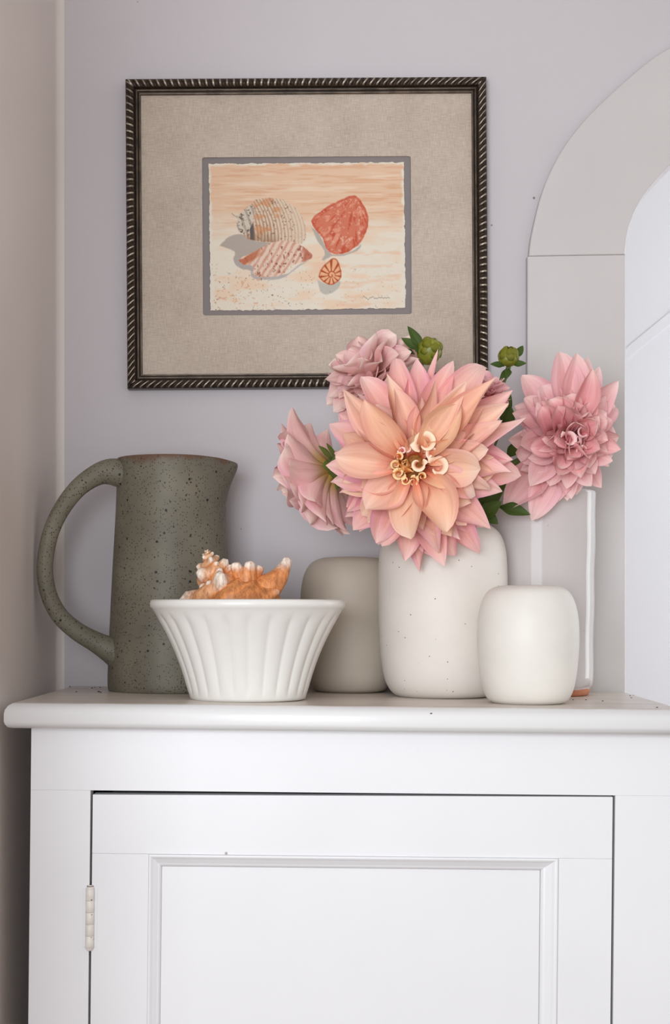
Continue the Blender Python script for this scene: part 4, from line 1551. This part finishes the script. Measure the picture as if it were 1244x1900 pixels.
for (ex, ey, r0, r1, tu, a0, h0, h1, pal) in ((790, 828, 7, 17, 1.1, 200, 0.018, 0.036, CREAM), (776, 866, 4, 12, 0.95, 60, 0.018, 0.033, CREAM), (812, 872, 7, 16, 0.9, 190, 0.018, 0.034, CREAM), (804, 846, 4, 11, 1.2, 300, 0.018, 0.032, PEACH),
                                              (741, 851, 2, 7, 1.3, 90, 0.014, 0.024, GOLD), (735, 866, 2, 8, 1.3, 200, 0.014, 0.024, GOLD), (741, 882, 3, 10, 1.3, 250, 0.014, 0.025, GOLD), (753, 895, 2, 7, 1.2, 300, 0.014, 0.024, GOLD), (768, 897, 2, 8, 1.3, 20, 0.014, 0.024, GOLD),
                                              (784, 888, 2, 7, 1.3, 120, 0.014, 0.024, GOLD), (747, 840, 2, 6, 1.2, 160, 0.014, 0.023, PEACH_OUT), (756, 836, 2, 6, 1.2, 20, 0.014, 0.023, PEACH_OUT)):
    curl_petal(main, mc, axm, (768, 866), mk, ex, ey, r0, r1, tu, a0, h0, h1, pal)
rng = random.Random(31)
for k_ in range(26):
    az_ = rng.uniform(0, 2 * PI)
    rr_ = rng.uniform(4, 24)
    cc = mc + axm[1] * (-16 * mk) + axm[2] * (-4 * mk)
    petal(main, cc, axm, az_, rr_ * mk + 0.003, rng.uniform(9, 15) * mk, rb=rr_ * mk * 0.7, hb=0.011, b0=95, b1=rng.uniform(40, 150), k0=1.9, k1=2.2, tipn=1.8, pal=((190, 100, 36), (232, 152, 76), (246, 190, 120), (250, 206, 140), 0.6), basew=0.8, name='floret', curl=rng.uniform(-60, 60), twist=rng.uniform(-1, 1))
disc(main, mc, Am, 0.017, 0.004)
calyx(main, mc - Am * 0.012, Am, 0.013)
add_stem(main, mc, Am, 0.0036, (-0.004, -0.008), 0.03)

# ---- right pink dahlia
RYc = 1.775
rc = np.array([(1052 - VX) * RYc / F, RYc, CZ - (815 - VY) * RYc / F])
rk = 1.755 / F
right = empty('dahlia', tuple(rc), 'pink dahlia with upright outer petals leaning out towards the arch', 'flower', GRP)
Ar = np.array([0.16, -1.0, -0.02]); Ar /= np.linalg.norm(Ar)
dahlia(right, rc, Ar, 118 * rk, 58, PINK_IN, PINK, 0.02, 0.011, 0.046, 21, 1.0, 1.0, 92)
axr = frame_axes(Ar)
rng = random.Random(77)
for (tx, ty, wd, ly, tw, sw, tn) in [
    (1036, 652, 50, 1, 0.0, 0.1, 1.0), (1066, 656, 46, 1, 0.1, 0.0, 0.9), (1102, 656, 40, 0, 0.1, 0.0, 0.6), (1082, 690, 38, 2, 0.1, 0.0, 0.7), (1128, 672, 36, 0, 0.2, 0.0, 0.6), (1156, 702, 42, 0, 0.1, 0.0, 0.6),
    (1162, 746, 42, 0, 0.1, 0.0, 0.6), (1128, 732, 38, 1, 0.1, 0.0, 0.7), (1156, 796, 46, 0, 0.0, 0.0, 0.7), (1154, 842, 44, 0, 0.1, 0.0, 0.8), (1130, 790, 36, 1, 0.2, 0.0, 0.7), (1126, 868, 40, 0, 0.1, 0.0, 0.8),
    (1108, 896, 40, 0, 0.2, 0.0, 0.8), (1078, 918, 42, 0, 0.0, 0.0, 0.8), (1056, 930, 40, 0, 0.1, 0.0, 0.7), (1022, 940, 48, 0, 0.1, 0.0, 0.7), (994, 967, 52, 0, 0.1, 0.1, 0.7), (944, 948, 58, 0, 0.3, 0.15, 0.6),
    (980, 905, 42, 1, 0.2, 0.2, 0.8), (962, 850, 40, 1, -0.2, 0.2, 1.3), (960, 812, 42, 1, 0.4, 0.2, 0.9), (958, 752, 48, 0, 0.1, 0.0, 0.8), (975, 692, 46, 0, 0.1, 0.0, 0.9), (972, 738, 44, 1, 0.2, -0.1, 0.8),
    (1004, 716, 44, 1, 0.3, -0.2, 1.2), (1010, 745, 44, 2, 0.2, -0.3, 1.4), (1040, 738, 36, 2, 0.2, 0.0, 1.3), (1105, 765, 32, 2, 0.3, 0.0, 0.9), (1088, 728, 30, 2, 0.3, 0.2, 0.7), (1002, 800, 36, 2, 0.4, 0.2, 1.2),
    (990, 838, 38, 2, 0.1, 0.1, 1.3)]:
    u_, w_ = (tx - 1052) * rk, -(ty - 815) * rk
    hb, b0, b1, k0, k1, _ = LAY[ly]
    petal(right, rc, axr, math.atan2(w_, u_) - sw * 0.5, math.hypot(u_, w_), wd * 1.25 * rk, rb=0.010, hb=hb + (0.010 if ly == 2 else 0), b0=b0 + rng.uniform(-5, 5), b1=b1 + rng.uniform(-12, 14), k0=k0 + 0.4, k1=k1 + rng.uniform(0.1, 0.7), twist=tw * 1.5, sway=sw, tipn=tn, pal=PINK if ly < 2 else PINK_IN, wav=rng.uniform(0.05, 0.2), basew=0.35, curl=rng.uniform(-50, 30) - (50 if tn > 1.1 else 0), roll=rng.uniform(-0.6, 0.3))
eye_petals(right, rc, axr, (1052, 815), rk, [
    (1036, 815, 200, 44, 44, 2.3, 1.2, 80, 10, 0.024, 1.8, -30, ROLLPINK), (1030, 800, 110, 66, 46, 2.0, 1.6, 72, 30, 0.020, 1.8, -40, ROLLPINK), (1016, 806, 130, 70, 46, 1.8, 1.3, 64, 15, 0.014, 1.5, -50, ROLLPINK), (1020, 830, 190, 60, 40, 1.8, 1.2, 60, 0, 0.010, 1.5, -40, ROLLPINK),
    (1046, 830, 240, 46, 38, 2.2, 1.4, 78, 15, 0.022, 1.7, -30, ROLLPINK), (1058, 808, 60, 44, 34, 2.3, 1.8, 84, 45, 0.024, 1.6, 0, ROLLPINK), (1066, 822, -20, 40, 32, 2.2, 1.8, 82, 35, 0.024, 1.4, 0, ROLLPINK), (1060, 838, -70, 44, 34, 2.0, 1.4, 76, 15, 0.020, 1.5, -20, ROLLPINK),
    (1050, 818, 90, 30, 26, 2.5, 2.6, 90, 75, 0.028, 2.0, 30, ROLLPINK), (1050, 826, 270, 28, 24, 2.5, 2.6, 90, 75, 0.028, 2.0, 30, ROLLPINK)])
for (ex, ey, r0, r1, tu, a0, h0, h1) in ((1034, 822, 5, 12, 0.9, 200, 0.024, 0.044), (1062, 806, 4, 9, 0.9, 30, 0.024, 0.042), (1062, 842, 4, 9, 0.9, 300, 0.024, 0.040)):
    curl_petal(right, rc, axr, (1052, 815), rk, ex, ey, r0, r1, tu, a0, h0, h1, ROLLPINK)
disc(right, rc, Ar, 0.010, 0.004)
calyx(right, rc - Ar * 0.012, Ar, 0.012)
add_stem(right, rc, Ar, 0.0034, (0.012, 0.0), 0.02)

# ---- left dahlia, seen from behind with its calyx
LYc = 1.735
lc = np.array([(606 - VX) * LYc / F, LYc, CZ - (878 - VY) * LYc / F])
left = empty('dahlia', tuple(lc), 'dusty pink dahlia turned away to show its green calyx', 'flower', GRP)
Al = np.array([-0.85, 0.36, -0.40]); Al /= np.linalg.norm(Al)
lk = LYc / F
dahlia(left, lc, Al, 134 * lk, 58, PALEPINK, PALEPINK, 0.18, 0.012, 0.03, 33, 1.0, 1.35, 88)
calyx(left, lc - Al * 0.010, Al, 0.013)
axl = frame_axes(Al)
rng = random.Random(3)
for k_ in range(7):
    petal(left, lc - Al * 0.014, axl, k_ / 7 * 2 * PI, 0.034, 0.015, rb=0.006, hb=0.0, b0=-25, b1=35, k0=0.6, k1=0.5, tipn=0.8, pal=((84, 104, 40), (104, 122, 50), (96, 112, 46), (110, 126, 60), 0.2), name='sepal', mat=M_LEAF)
add_stem(left, lc, Al, 0.0034, (-0.012, 0.004), 0.02)

# ---- upper dahlia behind
UYc = 1.785
uc = np.array([(696 - VX) * UYc / F, UYc, CZ - (708 - VY) * UYc / F])
upper = empty('dahlia', tuple(uc), 'pale pink dahlia peeking above the peach bloom, before the picture frame', 'flower', GRP)
Au = np.array([-0.5, -0.62, 0.6]); Au /= np.linalg.norm(Au)
dahlia(upper, uc, Au, 116 * UYc / F, 52, UPPER, UPPER, 0.05, 0.010, 0.03, 45, 1.0, 1.25, 92)
disc(upper, uc, Au, 0.010, 0.004)
calyx(upper, uc - Au * 0.012, Au, 0.011)
add_stem(upper, uc, Au, 0.0032, (-0.006, 0.010), 0.02)

# ---- small dahlia hidden behind the bud
SYc = 1.80
sc0 = np.array([(905 - VX) * SYc / F, SYc, CZ - (738 - VY) * SYc / F])
small = empty('dahlia', tuple(sc0), 'small mauve dahlia mostly hidden below the round green bud', 'flower', GRP)
As = np.array([0.15, -0.5, 0.85]); As /= np.linalg.norm(As)
dahlia(small, sc0, As, 56 * SYc / F, 34, PINK, PINK, 0.1, 0.006, 0.03, 61, 1.0, 1.0, 85)
calyx(small, sc0 - As * 0.008, As, 0.008)
add_stem(small, sc0, As, 0.0028, (0.002, 0.012), 0.014)

# ---- buds
DGREEN = ((58, 78, 30), (72, 96, 40), (62, 84, 34), (74, 98, 44), 0.2)


def bud(label, bpx, bpy, Y, rpx, rpy, lean, leaves, off, tint):
    c = np.array([(bpx - VX) * Y / F, Y, CZ - (bpy - VY) * Y / F])
    root = empty('dahlia_bud', tuple(c), label, 'flower bud', 'dahlia buds in the cream vase')
    k = Y / F
    A = np.array(lean, float); A /= np.linalg.norm(A)
    A_, U, V = frame_axes(A)
    # layered bud: body with overlapping scales
    prb = [(rpx * k * math.sin(a) * (1.0 if a < PI / 2 else 0.97), -rpy * k * math.cos(a)) for a in np.linspace(0.12, PI - 0.06, 14)]
    v, f = lathe_data(prb, 28)
    v = [U * x + V * y + A * z for x, y, z in v]
    new_obj('bud_body', v, f, M_BUD, root)
    for ring, (n_, hb_, rb_, rc2) in enumerate(((7, -0.55, 0.80, 0.98), (6, -0.1, 1.0, 0.9), (5, 0.35, 0.9, 0.6))):
        for q in range(n_):
            petal(root, c, (A_, U, V), q / n_ * 2 * PI + ring * 0.4, rpx * k * (rb_ + 0.12), rpx * k * 1.05, rb=rpx * k * (rb_ + 0.02), hb=rpy * k * hb_, b0=84, b1=116 + ring * 26, k0=0.9, k1=1.0, tipn=1.0, pal=tint, name='bud_scale', mat=M_LEAF, basew=0.8)
    for (x0, y0, x1, y1, w_, dy) in leaves:
        a_ = np.array([(x0 - VX) * Y / F, Y - 0.002, CZ - (y0 - VY) * Y / F])
        b_ = np.array([(x1 - VX) * Y / F, Y + dy, CZ - (y1 - VY) * Y / F])
        leaf_blade(root, a_, b_, w_ * k, (0.1, -1, 0.25), 0.2, DGREEN, 'sepal')
    add_stem(root, c, A, 0.0026, off, rpy * k * 0.9)
    return root


BT = ((84, 96, 22), (128, 132, 38), (106, 114, 32), (152, 144, 56), 0.4)
bud('round green dahlia bud standing clear between picture frame and pink dahlia', 944, 664, 1.80, 19.5, 16, (0.1, -0.35, 0.95),
    [(955, 668, 972, 640, 15, 0.004), (952, 678, 976, 676, 13, -0.008), (936, 680, 909, 677, 13, -0.006), (944, 684, 938, 706, 14, -0.012), (940, 684, 925, 712, 9, -0.01)], (0.008, 0.008), BT)
bud('plump yellow-green dahlia bud tucked above the peach bloom', 797, 652, 1.775, 23, 26, (0.35, -0.5, 0.8),
    [(785, 655, 757, 604, 20, 0.002), (778, 652, 745, 628, 19, -0.004), (780, 656, 768, 650, 12, -0.01), (770, 658, 750, 648, 10, 0.0)], (0.0, 0.012), BT)

# foliage showing between the blooms
fol = empty('dahlia_foliage', tuple(MOUTH), 'dark green dahlia leaves between the blooms above the cream vase', 'leaves')
rng = random.Random(15)


def WP(px, py, Y):
    return np.array(W(px, py, Y))


for (x0, y0, x1, y1, Ya, Yb, w_) in ((880, 960, 945, 880, 1.76, 1.74, 34), (890, 960, 932, 930, 1.75, 1.735, 30), (890, 950, 925, 972, 1.75, 1.745, 26), (925, 940, 985, 955, 1.79, 1.775, 26), (940, 850, 972, 812, 1.79, 1.775, 22), (930, 770, 948, 730, 1.80, 1.79, 26),
                                     (935, 790, 950, 755, 1.80, 1.79, 30), (700, 860, 636, 828, 1.74, 1.73, 20), (860, 940, 800, 700, 1.80, 1.80, 36), (850, 900, 905, 760, 1.80, 1.81, 40), (720, 850, 700, 730, 1.79, 1.79, 34), (770, 740, 765, 690, 1.79, 1.785, 24)):
    leaf_blade(fol, WP(x0, y0, Ya), WP(x1, y1, Yb), w_ * 1.78 / F, (0.15, -1, 0.2), 0.15, DGREEN, 'leaf')
o_ = np.array(fol.location)
for (a_, b_) in (((868, 985, 1.79), (925, 890, 1.775)), ((850, 985, 1.80), (945, 760, 1.80)), ((800, 985, 1.80), (780, 700, 1.80))):
    p0, p1 = WP(*a_), WP(*b_)
    tube('leaf_stalk', [MOUTH + np.array([0.005, 0.005, -0.02]) - o_, p0 - o_, (p0 + p1) / 2 - o_ + np.array([0.002, 0.002, 0]), p1 - o_], [0.002, 0.002, 0.0017, 0.0013], M_STEM, fol, 8, n=5)

# ------------------------------------------------------------------ crumbs on the cupboard top
M_CRUMB = paint_mat('dark_brown_crumb', lin((84, 58, 46)), 0.9, 0.3, 300, 600, 0.4)
rng = random.Random(8)
v, f = [], []


def crumb(px, py, r):
    pyc = py - TILT * (px - VX)
    Y = min((CZ - ZT) * F / max(pyc - VY, 1), YB - 0.004)
    x = (px - VX) * Y / F
    c = Vector((x, Y, ztop(x) + r * 0.35))
    bm_ = bmesh.new()
    bmesh.ops.create_icosphere(bm_, subdivisions=1, radius=r)
    b0_ = len(v)
    for q in bm_.verts:
        v.append(tuple(c + Vector((q.co.x * rng.uniform(.8, 1.5), q.co.y * rng.uniform(.8, 1.4), q.co.z * 0.6))))
    for q in bm_.faces:
        f.append(tuple(b0_ + w_.index for w_ in q.verts))
    bm_.free()


for (cxp, cyp, r) in ((130, 1274.5, .0011), (171, 1277, .0011), (176, 1276, .0009), (186, 1276, .001), (142, 1284, .0009), (183, 1284, .0014), (187, 1285, .0011), (1170, 1291, .0008), (1172, 1295, .0008), (1176, 1290, .0006), (1088, 1299, .0009), (1119, 1301, .0009), (1064, 1299, .0008), (1220, 1313, .0009)):
    crumb(cxp, cyp, r)
cr = new_obj('crumbs', v, f, M_CRUMB, smooth=False)
tag(cr, 'dark brown crumbs scattered on the cupboard top', 'crumbs', kind='stuff')
